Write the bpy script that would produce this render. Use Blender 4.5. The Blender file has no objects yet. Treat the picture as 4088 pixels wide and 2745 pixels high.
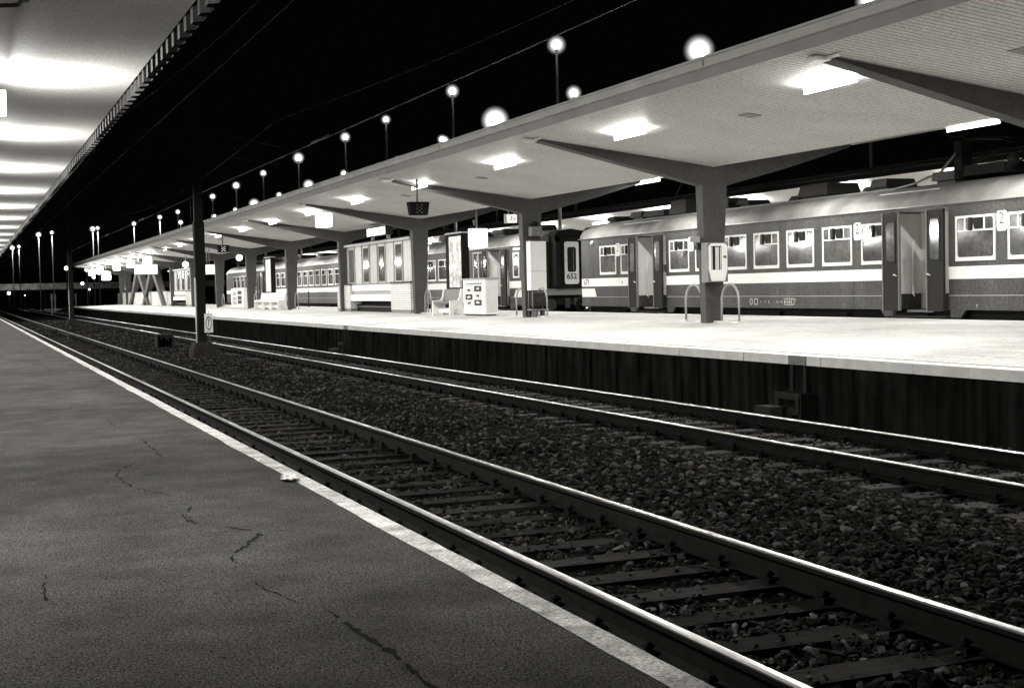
import bpy, bmesh, math, random
import numpy as np
from mathutils import Vector, Matrix, Euler
random.seed(7)
rng = np.random.default_rng(11)
SC = bpy.context.scene
COL = SC.collection

# ------------------------------------------------------------------ camera, world, exposure
cd = bpy.data.cameras.new('camera'); cam = bpy.data.objects.new('camera', cd); COL.objects.link(cam)
cd.sensor_width = 36.0; cd.lens = 48.434; cd.clip_start = 0.05; cd.clip_end = 3000
RX = Vector((0.92886425, -0.36976784, -0.02197619)); UP = Vector((0.03556415, 0.02996977, 0.99891792)); BK = Vector((-0.3687091, -0.9286407, 0.04098833))
mw = Matrix.Identity(4)
for i in range(3):
    mw[i][0] = RX[i]; mw[i][1] = UP[i]; mw[i][2] = BK[i]
mw[2][3] = 1.76
cam.matrix_world = mw
SC.camera = cam
w = bpy.data.worlds.new('World'); SC.world = w; w.use_nodes = True
bg = w.node_tree.nodes['Background']
bg.inputs[0].default_value = (1, .99, .95, 1); bg.inputs[1].default_value = 0.0010   # clear black night sky
SC.view_settings.view_transform = 'Standard'; SC.view_settings.look = 'None'
SC.view_settings.exposure = 0.0; SC.view_settings.gamma = 1.0
SC.render.engine = 'CYCLES'
SC.cycles.use_denoising = True
SC.cycles.max_bounces = 6; SC.cycles.diffuse_bounces = 4; SC.cycles.glossy_bounces = 3
SC.cycles.sample_clamp_indirect = 6.0
SC.cycles.caustics_reflective = False; SC.cycles.caustics_refractive = False

# strengths of the lit lamps of the place
E_TUBE = 1000.0      # tubes of the island canopy
E_EDGE = 640.0      # tubes along its train side edge
E_FAR = 2100.0       # tubes of the third canopy
E_LEFT = 190.0      # tubes of the near canopy
E_END = 1100.0      # lit ends of the near canopy's lamps
E_SIGN = 1.6        # backlit signs and clocks

# ------------------------------------------------------------------ materials
WARM = (1.0, .985, .945)
MATS = {}
def mat(name, v, rough=.7, metal=0.0, n1=0.0, s1=8.0, n2=0.0, s2=60.0, bump=0.0, bs=40.0, stretch=(1, 1, 1), spec=.5, streak=0.0, streak_s=(3, 3, .25), rnd=0.0):
    """grey paint / stone / metal: v = reflectance; n1, n2 = strength of two noises in it"""
    if name in MATS: return MATS[name]
    m = bpy.data.materials.new(name); m.use_nodes = True; MATS[name] = m
    nt = m.node_tree; N = nt.nodes; L = nt.links
    p = N['Principled BSDF']; p.inputs['Roughness'].default_value = rough; p.inputs['Metallic'].default_value = metal
    p.inputs['Specular IOR Level'].default_value = spec
    tc = N.new('ShaderNodeTexCoord')
    mp = N.new('ShaderNodeMapping'); mp.inputs['Scale'].default_value = stretch; L.new(tc.outputs['Object'], mp.inputs[0])
    cur = None
    def add(strength, scale, detail, src):
        nonlocal cur
        t = N.new('ShaderNodeTexNoise'); t.inputs['Scale'].default_value = scale; t.inputs['Detail'].default_value = detail; L.new(src, t.inputs['Vector'])
        r = N.new('ShaderNodeMapRange'); r.inputs[1].default_value = .25; r.inputs[2].default_value = .75
        r.inputs[3].default_value = 1 - strength; r.inputs[4].default_value = 1 + strength; L.new(t.outputs['Fac'], r.inputs[0])
        if cur is None: cur = r.outputs[0]
        else:
            q = N.new('ShaderNodeMath'); q.operation = 'MULTIPLY'; L.new(cur, q.inputs[0]); L.new(r.outputs[0], q.inputs[1]); cur = q.outputs[0]
    if n1: add(n1, s1, 3, mp.outputs[0])
    if n2: add(n2, s2, 2, mp.outputs[0])
    if streak:
        ms = N.new('ShaderNodeMapping'); ms.inputs['Scale'].default_value = streak_s; L.new(tc.outputs['Object'], ms.inputs[0])
        add(streak, 1.0, 4, ms.outputs[0])
    if rnd:
        oi = N.new('ShaderNodeObjectInfo'); r = N.new('ShaderNodeMapRange'); r.inputs[3].default_value = 1 - rnd; r.inputs[4].default_value = 1 + rnd
        pw = N.new('ShaderNodeMath'); pw.operation = 'POWER'; pw.inputs[1].default_value = 6.0 if rnd > .8 else 1.0; L.new(oi.outputs['Random'], pw.inputs[0]); L.new(pw.outputs[0], r.inputs[0])
        if rnd > .8: r.inputs[3].default_value = .5; r.inputs[4].default_value = 6.5
        if cur is None: cur = r.outputs[0]
        else:
            q = N.new('ShaderNodeMath'); q.operation = 'MULTIPLY'; L.new(cur, q.inputs[0]); L.new(r.outputs[0], q.inputs[1]); cur = q.outputs[0]
    base = tuple(v * c for c in WARM)
    if cur is None: p.inputs['Base Color'].default_value = (*base, 1)
    else:
        vm = N.new('ShaderNodeVectorMath'); vm.operation = 'SCALE'; vm.inputs[0].default_value = base; L.new(cur, vm.inputs['Scale'])
        L.new(vm.outputs[0], p.inputs['Base Color'])
    if bump:
        t = N.new('ShaderNodeTexNoise'); t.inputs['Scale'].default_value = bs; t.inputs['Detail'].default_value = 4; L.new(mp.outputs[0], t.inputs['Vector'])
        b = N.new('ShaderNodeBump'); b.inputs['Strength'].default_value = bump; b.inputs['Distance'].default_value = .02
        L.new(t.outputs['Fac'], b.inputs['Height']); L.new(b.outputs[0], p.inputs['Normal'])
    return m
def emit(name, e, tint=(1.0, .985, .95)):
    if name in MATS: return MATS[name]
    m = bpy.data.materials.new(name); m.use_nodes = True; MATS[name] = m
    p = m.node_tree.nodes['Principled BSDF']; p.inputs['Base Color'].default_value = (.8, .79, .76, 1)
    p.inputs['Emission Color'].default_value = (*tint, 1); p.inputs['Emission Strength'].default_value = e
    m.cycles.emission_sampling = 'NONE'
    return m
def halo_mat(name, k):
    """added halo around a lamp bulb: a glowing volume, strongest at the core"""
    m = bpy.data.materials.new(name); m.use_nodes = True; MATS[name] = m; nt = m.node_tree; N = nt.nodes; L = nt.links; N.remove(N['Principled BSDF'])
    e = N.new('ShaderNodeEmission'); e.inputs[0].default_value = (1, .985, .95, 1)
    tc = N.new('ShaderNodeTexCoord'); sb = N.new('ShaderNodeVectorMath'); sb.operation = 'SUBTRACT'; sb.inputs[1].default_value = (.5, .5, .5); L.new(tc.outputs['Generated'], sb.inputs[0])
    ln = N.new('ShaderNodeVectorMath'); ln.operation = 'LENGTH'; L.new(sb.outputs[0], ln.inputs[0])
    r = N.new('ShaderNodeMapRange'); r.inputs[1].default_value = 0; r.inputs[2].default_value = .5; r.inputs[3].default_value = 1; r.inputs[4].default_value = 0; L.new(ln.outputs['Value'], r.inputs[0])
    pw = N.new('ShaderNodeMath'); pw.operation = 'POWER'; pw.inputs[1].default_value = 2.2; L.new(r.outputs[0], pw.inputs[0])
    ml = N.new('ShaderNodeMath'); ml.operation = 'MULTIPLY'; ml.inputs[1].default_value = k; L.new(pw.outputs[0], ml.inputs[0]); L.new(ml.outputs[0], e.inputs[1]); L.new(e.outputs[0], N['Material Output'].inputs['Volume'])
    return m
def plank_mat():
    """canopy soffit: narrow painted boards running across the platform, a groove every 11 cm"""
    m = mat('soffit_boards', .47, .6, n1=.10, s1=.8, n2=.42, s2=30)
    nt = m.node_tree; N = nt.nodes; L = nt.links; p = N['Principled BSDF']
    tc = N.new('ShaderNodeTexCoord'); sx = N.new('ShaderNodeSeparateXYZ'); L.new(tc.outputs['Object'], sx.inputs[0])
    a = N.new('ShaderNodeMath'); a.operation = 'MULTIPLY'; a.inputs[1].default_value = 1 / .13; L.new(sx.outputs['Y'], a.inputs[0])
    f = N.new('ShaderNodeMath'); f.operation = 'FRACT'; L.new(a.outputs[0], f.inputs[0])
    g = N.new('ShaderNodeMath'); g.operation = 'PINGPONG'; g.inputs[1].default_value = .5; L.new(f.outputs[0], g.inputs[0])
    r = N.new('ShaderNodeMapRange'); r.inputs[1].default_value = 0; r.inputs[2].default_value = .2; r.inputs[3].default_value = .25; r.inputs[4].default_value = 1; L.new(g.outputs[0], r.inputs[0])
    old = p.inputs['Base Color'].links[0].from_socket
    vm = N.new('ShaderNodeVectorMath'); vm.operation = 'SCALE'; L.new(old, vm.inputs[0]); L.new(r.outputs[0], vm.inputs['Scale']); L.new(vm.outputs[0], p.inputs['Base Color'])
    return m
def brick_mat():
    m = mat('white_glazed_brick', .62, .45, n1=.08, s1=5, n2=.08, s2=50)
    nt = m.node_tree; N = nt.nodes; L = nt.links; p = N['Principled BSDF']
    tc = N.new('ShaderNodeTexCoord'); sx = N.new('ShaderNodeSeparateXYZ'); L.new(tc.outputs['Object'], sx.inputs[0])
    sm = N.new('ShaderNodeMath'); sm.operation = 'ADD'; L.new(sx.outputs['X'], sm.inputs[0]); L.new(sx.outputs['Y'], sm.inputs[1])
    cb = N.new('ShaderNodeCombineXYZ'); L.new(sm.outputs[0], cb.inputs[0]); L.new(sx.outputs['Z'], cb.inputs[1])
    bt = N.new('ShaderNodeTexBrick'); bt.inputs['Color1'].default_value = (1, 1, 1, 1); bt.inputs['Color2'].default_value = (.86, .86, .86, 1); bt.inputs['Mortar'].default_value = (.38, .38, .38, 1)
    bt.inputs['Scale'].default_value = 1; bt.inputs['Mortar Size'].default_value = .012; bt.inputs['Brick Width'].default_value = .24; bt.inputs['Row Height'].default_value = .085
    L.new(cb.outputs[0], bt.inputs['Vector'])
    old = p.inputs['Base Color'].links[0].from_socket
    vm = N.new('ShaderNodeVectorMath'); vm.operation = 'MULTIPLY'; L.new(old, vm.inputs[0]); L.new(bt.outputs['Color'], vm.inputs[1]); L.new(vm.outputs[0], p.inputs['Base Color'])
    return m

M_asphalt = mat('asphalt', .050, .9, n1=.3, s1=1.8, n2=1.3, s2=95, bump=.7, bs=90, spec=.02, streak=.22, streak_s=(2.2, 2.6, 1))
M_crack = mat('crack_shadow', .017, .9, spec=0)
M_stripe = mat('stripe_paint', .42, .7, n1=.5, s1=6, n2=.6, s2=60, bump=.3, bs=60, spec=.1)
M_kerb = mat('kerb_concrete', .16, .8, n1=.3, s1=3)
M_ground = mat('dark_earth', .010, .95, n1=.4, s1=.5, spec=0)
M_bed = mat('ballast_base', .004, .95, n1=.5, s1=25, bump=1, bs=30, spec=0)
M_stone = mat('ballast_stone', .0125, .8, n1=.6, s1=40, rnd=.85, spec=.03)
M_paving = mat('platform_paving', .44, .7, n1=.2, s1=.6, n2=.35, s2=22, streak=.2, streak_s=(9, .45, 1))
def joints(m, bw, rh, dark, mort):
    nt = m.node_tree; N = nt.nodes; L = nt.links; p = N['Principled BSDF']
    tc = N.new('ShaderNodeTexCoord'); bt = N.new('ShaderNodeTexBrick'); bt.inputs['Color1'].default_value = (1, 1, 1, 1); bt.inputs['Color2'].default_value = (.92, .92, .92, 1); bt.inputs['Mortar'].default_value = (dark, dark, dark, 1)
    bt.inputs['Scale'].default_value = 1; bt.inputs['Mortar Size'].default_value = mort; bt.inputs['Brick Width'].default_value = bw; bt.inputs['Row Height'].default_value = rh; L.new(tc.outputs['Object'], bt.inputs['Vector'])
    old = p.inputs['Base Color'].links[0].from_socket
    vm = N.new('ShaderNodeVectorMath'); vm.operation = 'MULTIPLY'; L.new(old, vm.inputs[0]); L.new(bt.outputs['Color'], vm.inputs[1]); L.new(vm.outputs[0], p.inputs['Base Color'])
joints(M_paving, .6, .4, .66, .014)
M_coping = mat('platform_coping', .62, .7, n1=.14, s1=4, n2=.16, s2=60)
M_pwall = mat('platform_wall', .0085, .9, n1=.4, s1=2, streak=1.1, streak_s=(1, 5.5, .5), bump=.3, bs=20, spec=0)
M_railtop = mat('polished_steel', .85, .34, 1.0, n1=.55, s1=.5, n2=.2, s2=9, stretch=(1, .5, 1))
M_rust = mat('rusty_steel', .006, .8, n1=.5, s1=9, spec=.04)
M_sleeper_lit = mat('lit_sleeper_timber', .026, .8, spec=.06, n1=.8, s1=3, n2=.6, s2=40, stretch=(1, 6, 1), bump=.6, bs=12, rnd=.6)  # sleeper timber lightened for the far track, its stronger light put into the colour
M_sleeper = mat('sleeper_timber', .0115, .8, spec=.04, n1=.8, s1=3, n2=.6, s2=40, stretch=(1, 6, 1), bump=.8, bs=12, rnd=.6)
M_soffit = plank_mat()
M_fascia = mat('fascia_paint', .66, .6, n1=.08, s1=1.5, streak=.12, streak_s=(1, 1.5, 1))
M_fascia2 = mat('fascia_paint_dull', .34, .6, n1=.1, s1=1.5)
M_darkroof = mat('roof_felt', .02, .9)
M_conc = mat('column_concrete', .042, .75, n1=.14, s1=2.5, n2=.45, s2=28, streak=.08, streak_s=(6, 6, .5))
M_leftceil = mat('near_ceiling', .38, .6, n1=.10, s1=1.0, n2=.35, s2=45)
M_corr = mat('corrugated_sheet', .014, .6, spec=.1, n1=.25, s1=4)
M_white = mat('white_paint', .72, .45, n1=.05, s1=4)
M_offwhite = mat('offwhite_enamel', .55, .4, n1=.08, s1=5, n2=.06, s2=40)
M_grey = mat('grey_paint', .28, .5, n1=.1, s1=5)
M_mid = mat('mid_grey_steel', .14, .5, n1=.15, s1=8)
M_black = mat('black_paint', .006, .8, spec=.15)
M_dark = mat('dark_steel', .016, .6, spec=.3, n1=.2, s1=6)
M_train = mat('coach_paint', .055, .5, spec=.3, n1=.16, s1=1.2, n2=.45, s2=16, streak=.3, streak_s=(2.5, 2.5, .3))
M_trainroof = mat('coach_roof', .26, .42, .3, n1=.35, s1=1.6, n2=.06, s2=40, streak=.15, streak_s=(1.5, 1.5, .5))
M_trainband = mat('coach_band_white', .75, .4, n1=.04, s1=3)
M_trainframe = mat('window_frame_alloy', .66, .4, n1=.06, s1=6)
M_door = mat('coach_door_paint', .014, .6, spec=.2, n1=.12, s1=3)
M_glass = mat('window_glass', .085, .07, n1=.6, s1=1.6, n2=.35, s2=9, rnd=.45, spec=.8)
M_glassdark = mat('dark_glass', .012, .08, spec=.8)
M_vest = mat('vestibule_panel', .72, .5, n1=.06, s1=3)
M_seatgrey = mat('bench_grey', .10, .5, n1=.1, s1=6)
M_brick = brick_mat()
M_panel = mat('shelter_panel', .40, .5, n1=.12, s1=3, streak=.15, streak_s=(5, 5, .3))
M_pane = mat('shelter_glass', .10, .06, spec=.9, n1=.3, s1=1)
M_foot = mat('old_concrete', .022, .9, spec=.05, n1=.3, s1=4, n2=.2, s2=30, bump=.5, bs=14)
M_ink = mat('sign_ink', .015, .6)
M_inkgrey = mat('sign_ink_grey', .07, .6)
M_paper = mat('litter_paper', .6, .7, n1=.1, s1=20)
M_art = mat('poster_print', .42, .35, n1=.95, s1=2.2, n2=.6, s2=7, stretch=(1, 1.3, 1.0))
M_wire = mat('copper_wire', .30, .4, .8)
M_tube = emit('tube_light', 6.0)
POWER = {'12': E_TUBE, '19': E_EDGE, '27': E_FAR, '-0': E_LEFT}
M_globe = emit('globe_light', 10.0); M_halo = halo_mat('bulb_halo', 9.0); M_sign = emit('backlit_panel', E_SIGN); M_sign2 = emit('backlit_panel_soft', .5); M_cube = emit('backlit_cube', 4.0); M_bulb = emit('small_bulb', 4.0)

# ------------------------------------------------------------------ mesh helpers
class MB:
    def __init__(s): s.v = []; s.f = []; s.m = []; s.sm = []
    def add(s, vs, fs, m=0, smooth=False):
        b = len(s.v); s.v += [tuple(map(float, p)) for p in vs]
        for f in fs: s.f.append([b + i for i in f]); s.m.append(m); s.sm.append(smooth)
        return s
    def box(s, x0, x1, y0, y1, z0, z1, m=0):
        vs = [(x, y, z) for x in (x0, x1) for y in (y0, y1) for z in (z0, z1)]
        return s.add(vs, [(0, 1, 3, 2), (4, 6, 7, 5), (0, 4, 5, 1), (2, 3, 7, 6), (0, 2, 6, 4), (1, 5, 7, 3)], m)
    def hexa(s, lo, hi, m=0):
        """two quads of four points each, joined"""
        return s.add(list(lo) + list(hi), [(3, 2, 1, 0), (4, 5, 6, 7), (0, 1, 5, 4), (1, 2, 6, 5), (2, 3, 7, 6), (3, 0, 4, 7)], m)
    def prism(s, poly, ax, a, b, m=0, smooth=False):
        n = len(poly)
        def P(q, t): return {'x': (t, q[0], q[1]), 'y': (q[0], t, q[1]), 'z': (q[0], q[1], t)}[ax]
        vs = [P(q, a) for q in poly] + [P(q, b) for q in poly]
        s.add(vs, [tuple(range(n)), tuple(range(2 * n - 1, n - 1, -1))], m)
        return s.add(vs, [(i, i + n, (i + 1) % n + n, (i + 1) % n) for i in range(n)], m, smooth)
    def tube(s, pts, r, n=8, m=0, r2=None, cap=True):
        pts = [Vector(p) for p in pts]; rings = []
        for i, p in enumerate(pts):
            d = (pts[min(i + 1, len(pts) - 1)] - pts[max(i - 1, 0)]).normalized()
            u = d.cross(Vector((0, 0, 1)));
            if u.length < 1e-3: u = d.cross(Vector((1, 0, 0)))
            u.normalize(); q = d.cross(u).normalized()
            rr = r if r2 is None else r + (r2 - r) * i / (len(pts) - 1)
            rings.append([p + u * rr * math.cos(2 * math.pi * k / n) + q * rr * math.sin(2 * math.pi * k / n) for k in range(n)])
        vs = [p for R in rings for p in R]; fs = []
        for i in range(len(pts) - 1):
            for k in range(n): fs.append((i * n + k, i * n + (k + 1) % n, (i + 1) * n + (k + 1) % n, (i + 1) * n + k))
        s.add(vs, fs, m, True)
        if cap: s.add(rings[0], [tuple(range(n))], m); s.add(rings[-1], [tuple(range(n))], m)
        return s
    def sphere(s, c, r, a=12, b=8, m=0, sz=1.0):
        vs = [(c[0], c[1], c[2] + r * sz)]
        for j in range(1, b):
            t = math.pi * j / b
            for k in range(a): vs.append((c[0] + r * math.sin(t) * math.cos(2 * math.pi * k / a), c[1] + r * math.sin(t) * math.sin(2 * math.pi * k / a), c[2] + r * sz * math.cos(t)))
        vs.append((c[0], c[1], c[2] - r * sz)); fs = []
        for k in range(a):
            fs.append((0, 1 + k, 1 + (k + 1) % a)); e = len(vs) - 1; o = 1 + (b - 2) * a
            fs.append((e, o + (k + 1) % a, o + k))
            for j in range(b - 2): fs.append((1 + j * a + k, 1 + (j + 1) * a + k, 1 + (j + 1) * a + (k + 1) % a, 1 + j * a + (k + 1) % a))
        return s.add(vs, fs, m, True)
    def text(s, body, size, o, xd, yd, depth=.004, m=0, align='CENTER', bold=0.0):
        c = bpy.data.curves.new('t', 'FONT'); c.body = body; c.size = size; c.align_x = align; c.align_y = 'CENTER'; c.resolution_u = 3; c.offset = bold
        ob = bpy.data.objects.new('t', c); me = ob.to_mesh()
        o, xd, yd = Vector(o), Vector(xd).normalized(), Vector(yd).normalized(); nd = xd.cross(yd)
        s.add([o + xd * p.co.x + yd * p.co.y + nd * depth for p in me.vertices], [tuple(f.vertices) for f in me.polygons], m)
        ob.to_mesh_clear(); bpy.data.objects.remove(ob); bpy.data.curves.remove(c); return s
    def rrect(s, c, w, h, r, xd, yd, depth, m=0, seg=4):
        """thin plate with rounded corners"""
        c, xd, yd = Vector(c), Vector(xd).normalized(), Vector(yd).normalized(); nd = xd.cross(yd); pts = []
        for cx, cy, a0 in ((w / 2 - r, h / 2 - r, 0), (-w / 2 + r, h / 2 - r, 90), (-w / 2 + r, -h / 2 + r, 180), (w / 2 - r, -h / 2 + r, 270)):
            for i in range(seg + 1):
                a = math.radians(a0 + 90 * i / seg); pts.append((cx + r * math.cos(a), cy + r * math.sin(a)))
        n = len(pts); vs = [c + xd * p[0] + yd * p[1] for p in pts] + [c + xd * p[0] + yd * p[1] + nd * depth for p in pts]
        return s.add(vs, [tuple(range(n - 1, -1, -1)), tuple(range(n, 2 * n))] + [(i, (i + 1) % n, (i + 1) % n + n, i + n) for i in range(n)], m)
    def frame(s, c, w, h, t, r, xd, yd, depth, m=0, seg=4, tb=None):
        """window frame: outer rectangle, rounded inner opening; t = side bar, tb = bottom bar"""
        c, xd, yd = Vector(c), Vector(xd).normalized(), Vector(yd).normalized(); nd = xd.cross(yd); tb = tb or t
        inn = []; out = []
        x0, x1, y0, y1 = -w / 2 + t, w / 2 - t, -h / 2 + tb, h / 2 - t
        for cx, cy, a0, ox, oy in ((x1 - r, y1 - r, 0, w / 2, h / 2), (x0 + r, y1 - r, 90, -w / 2, h / 2), (x0 + r, y0 + r, 180, -w / 2, -h / 2), (x1 - r, y0 + r, 270, w / 2, -h / 2)):
            for i in range(seg + 1):
                a = math.radians(a0 + 90 * i / seg); px, py = cx + r * math.cos(a), cy + r * math.sin(a); inn.append((px, py))
                if i == 0: out.append((ox, py) if a0 in (0, 180) else (px, oy))
                elif i == seg: out.append((px, oy) if a0 in (0, 180) else (ox, py))
                else: out.append((ox, oy))
        n = len(inn); W = lambda q, d: c + xd * q[0] + yd * q[1] + nd * d
        vs = [W(q, depth) for q in inn] + [W(q, depth) for q in out] + [W(q, 0) for q in inn] + [W(q, 0) for q in out]; fs = []
        for i in range(n):
            j = (i + 1) % n
            fs += [(i, i + n, j + n, j), (i, j, j + 2 * n, i + 2 * n), (i + n, i + 3 * n, j + 3 * n, j + n)]
        return s.add(vs, fs, m)
    def ring(s, c, ro, ri, xd, yd, depth, m=0, n=24, sy=1.0):
        c, xd, yd = Vector(c), Vector(xd).normalized(), Vector(yd).normalized(); nd = xd.cross(yd); vs = []
        for r in (ro, ri):
            for k in range(n):
                a = 2 * math.pi * k / n; vs.append(c + xd * r * math.cos(a) + yd * r * sy * math.sin(a) + nd * depth)
        return s.add(vs, [(k, (k + 1) % n, (k + 1) % n + n, k + n) for k in range(n)], m)
    def build(s, name, mats, parent=None, recalc=True, loc=None):
        me = bpy.data.meshes.new(name)
        L = Vector(parent['origin']) if parent is not None and 'origin' in parent else (Vector(loc) if loc is not None else Vector((0, 0, 0)))
        me.from_pydata([Vector(p) - L for p in s.v], [], s.f)
        if not isinstance(mats, (list, tuple)): mats = [mats]
        for m in mats: me.materials.append(m)
        me.polygons.foreach_set('material_index', s.m); me.polygons.foreach_set('use_smooth', s.sm)
        if recalc:
            b = bmesh.new(); b.from_mesh(me); bmesh.ops.remove_doubles(b, verts=b.verts, dist=1e-5); bmesh.ops.recalc_face_normals(b, faces=b.faces); b.to_mesh(me); b.free()
        me.update()
        o = bpy.data.objects.new(name, me); COL.objects.link(o)
        if parent is not None: o.parent = parent; o['origin'] = list(L)
        elif loc is not None: o.location = L; o['origin'] = list(L)
        else: o['origin'] = [0, 0, 0]
        return o
def tag(o, label=None, cat=None, group=None, kind=None):
    if label: o['label'] = label
    if cat: o['category'] = cat
    if group: o['group'] = group
    if kind: o['kind'] = kind
    return o
def thing(name, label, cat, loc=(0, 0, 0), group=None):
    o = bpy.data.objects.new(name, None); COL.objects.link(o); o.location = loc; o['origin'] = list(loc); o.empty_display_size = .2
    return tag(o, label, cat, group)
def copy_tree(o, loc=None, parent=None):
    c = o.copy(); COL.objects.link(c)
    if parent is not None: c.parent = parent
    if loc is not None: c.location = loc
    for ch in list(o.children): copy_tree(ch, None, c)
    return c
ORD = 'first second third fourth fifth sixth seventh eighth ninth tenth eleventh twelfth thirteenth fourteenth fifteenth sixteenth seventeenth eighteenth nineteenth twentieth twenty-first twenty-second twenty-third twenty-fourth twenty-fifth'.split()
Xp, Yp, Zp = (1, 0, 0), (0, 1, 0), (0, 0, 1)
# plates seen from the near platform face -X: their reading direction runs towards -Y
RD = (0, -1, 0)

# ------------------------------------------------------------------ the setting
tag(MB().box(-400, 500, -60, 1500, -1.2, -.42).build('ground', M_ground), kind='structure')
tag(MB().prism([(2.5, -.42), (2.5, -.215), (5.55, -.215), (6.1, -.14), (6.9, -.13), (7.5, -.215), (10.9, -.215), (10.9, -.42)], 'y', -4, 260, 0).build('track_bed', M_bed), kind='structure')
def wavy(x, a, f, y, ph=0): return x + a * math.sin(y * f + ph) + a * .6 * math.sin(y * f * 2.7 + ph * 2)
# near platform
plat = MB()
plat.prism([(-9, -.42), (-9, .24), (2.578, .24), (2.592, .225), (2.592, .02), (2.55, .02), (2.55, -.42)], 'y', -5, 175, 0)
near_platform = tag(plat.build('platform', M_asphalt), kind='structure')
s = MB(); ys = np.arange(-3, 175, .22); vs = []; fs = []
for i, y in enumerate(ys):
    vs += [(wavy(2.425, .006, 1.3, y) + random.uniform(-.005, .005), y, .244), (wavy(2.572, .003, .9, y, 1) - max(0, random.gauss(-.005, .006)), y, .244)]
    if i: fs.append((2 * i - 2, 2 * i - 1, 2 * i + 1, 2 * i))
s.add(vs, fs); s.build('edge_stripe', M_stripe, near_platform)
cracks = [[[1.281, 35.47], [1.41, 34.07], [1.561, 32.742], [1.621, 30.884], [1.561, 28.718]], [[1.668, 24.564], [1.685, 24.121]], [[1.601, 17.641], [1.592, 17.089], [1.602, 16.661], [1.457, 16.555]], [[1.695, 15.096], [1.689, 14.522], [1.688, 13.911], [1.674, 13.089]], [[1.541, 12.952], [1.449, 12.971], [1.324, 12.678], [1.234, 12.44], [1.145, 12.05], [1.179, 11.666], [1.188, 11.317], [1.253, 10.973], [1.346, 10.811], [1.424, 10.635], [1.489, 10.47], [1.501, 10.256]], [[1.435, 10.212], [1.473, 10.033], [1.421, 9.723], [1.354, 9.617], [1.362, 9.336], [1.407, 9.178]],
 [[1.373, 9.647], [1.377, 9.332], [1.423, 9.137]], [[1.508, 9.048], [1.591, 8.88], [1.674, 8.794], [1.684, 8.594], [1.572, 8.394], [1.477, 8.198], [1.386, 7.948], [1.395, 7.755]], [[1.561, 6.417], [1.58, 6.235], [1.592, 5.907], [1.594, 5.666], [1.617, 5.432], [1.615, 5.24], [1.618, 5.073], [1.64, 4.6], [1.62, 4.1]], [[0.37, 7.94], [0.355, 7.566], [0.325, 7.186]], [[0.921, 5.914], [0.963, 5.689]], [[1.377, 7.273], [1.415, 6.915], [1.459, 6.582]]]
cm = MB()
for ci, pts in enumerate(cracks):
    P = []
    for a, b in zip(pts[:-1], pts[1:]):
        a, b = np.array(a), np.array(b); n = max(2, int(np.linalg.norm(b - a) / .035))
        for k in range(n): P.append(a + (b - a) * k / n)
    P.append(np.array(pts[-1])); vs = []; fs = []
    ox = oy = 0.0
    for i, q in enumerate(P):
        ox = .8 * ox + random.gauss(0, .006); oy = .8 * oy + random.gauss(0, .008)
        d = P[min(i + 1, len(P) - 1)] - P[max(i - 1, 0)]; d = d / (np.linalg.norm(d) + 1e-9); nn = np.array((-d[1], d[0]))
        wd = (.002 + .006 * abs(random.gauss(0, 1))) * min(1, .3 + 4 * min(i, len(P) - 1 - i) / len(P))
        if ci in (7, 8): wd *= 1.7
        c = q + np.array((ox, oy)); vs += [(*(c + nn * wd), .2428), (*(c - nn * wd), .2428)]
        if i and math.sin(i * .9 + ci * 2.1) + .6 * math.sin(i * .37 + ci) > -.95: fs.append((2 * i - 2, 2 * i - 1, 2 * i + 1, 2 * i))
    cm.add(vs, fs)
cm.build('crack', M_crack, near_platform)
# island platform: crest in the middle, coping stones, dark wall
PX0, PX1, PCX = 10.80, 20.25, 15.5
def pz(x): return .72 + (.89 - .72) * (x - PX0) / (PCX - PX0) if x < PCX else .89 - .05 * (x - PCX) / (PX1 - PCX)
def island(dx, full):
    YE = 152.0
    b = MB()
    b.prism([(PX0 + .32, .45), (PX0 + .32, pz(PX0 + .32)), (PCX, .89), (PX1 - .32, pz(PX1 - .32)), (PX1 - .32, .45)], 'y', -2, YE, 0)
    b.prism([(-2 + YE + 2, .45), (YE, pz(11.2)), (YE + 8, .76), (YE + 26, .18), (YE + 60, .10), (YE + 60, -.3), (YE, -.3)], 'x', PX0 + .33, PX1 - .33, 0)
    o = tag(b.build('platform', M_paving), kind='structure'); o.location.x = dx
    c = MB()
    y = -2.0
    while y < YE:
        j = random.uniform(-.006, .006)
        c.box(PX0 + j, PX0 + .318, y, y + .985, .59, .7215 + j * .3); c.box(PX1 - .318, PX1 - j, y, y + .985, .7, .842)
        y += .992
    c.box(PX0 + .01, PX0 + .32, YE, YE + 8, .6, .76)
    c.hexa([(PX0 + .01, YE + 8, .60), (PX0 + .3, YE + 8, .60), (PX0 + .3, YE + 8, .76), (PX0 + .01, YE + 8, .76)], [(PX0 + .01, YE + 26, .02), (PX0 + .3, YE + 26, .02), (PX0 + .3, YE + 26, .18), (PX0 + .01, YE + 26, .18)])
    c.box(PX0 + .01, PX0 + .3, YE + 26, YE + 60, -.04, .11)
    c.build('coping', M_coping, o)
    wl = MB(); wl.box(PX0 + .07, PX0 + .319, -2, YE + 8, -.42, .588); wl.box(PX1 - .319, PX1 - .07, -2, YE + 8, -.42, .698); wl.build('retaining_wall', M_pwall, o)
    return o
far_platform = island(0, True)
third_platform = island(16.5, False)
tag(MB().prism([(20.3, -.42), (20.3, -.2), (27.2, -.2), (27.2, -.42)], 'y', -4, 260, 0).build('track_bed', M_bed), kind='structure')

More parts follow.
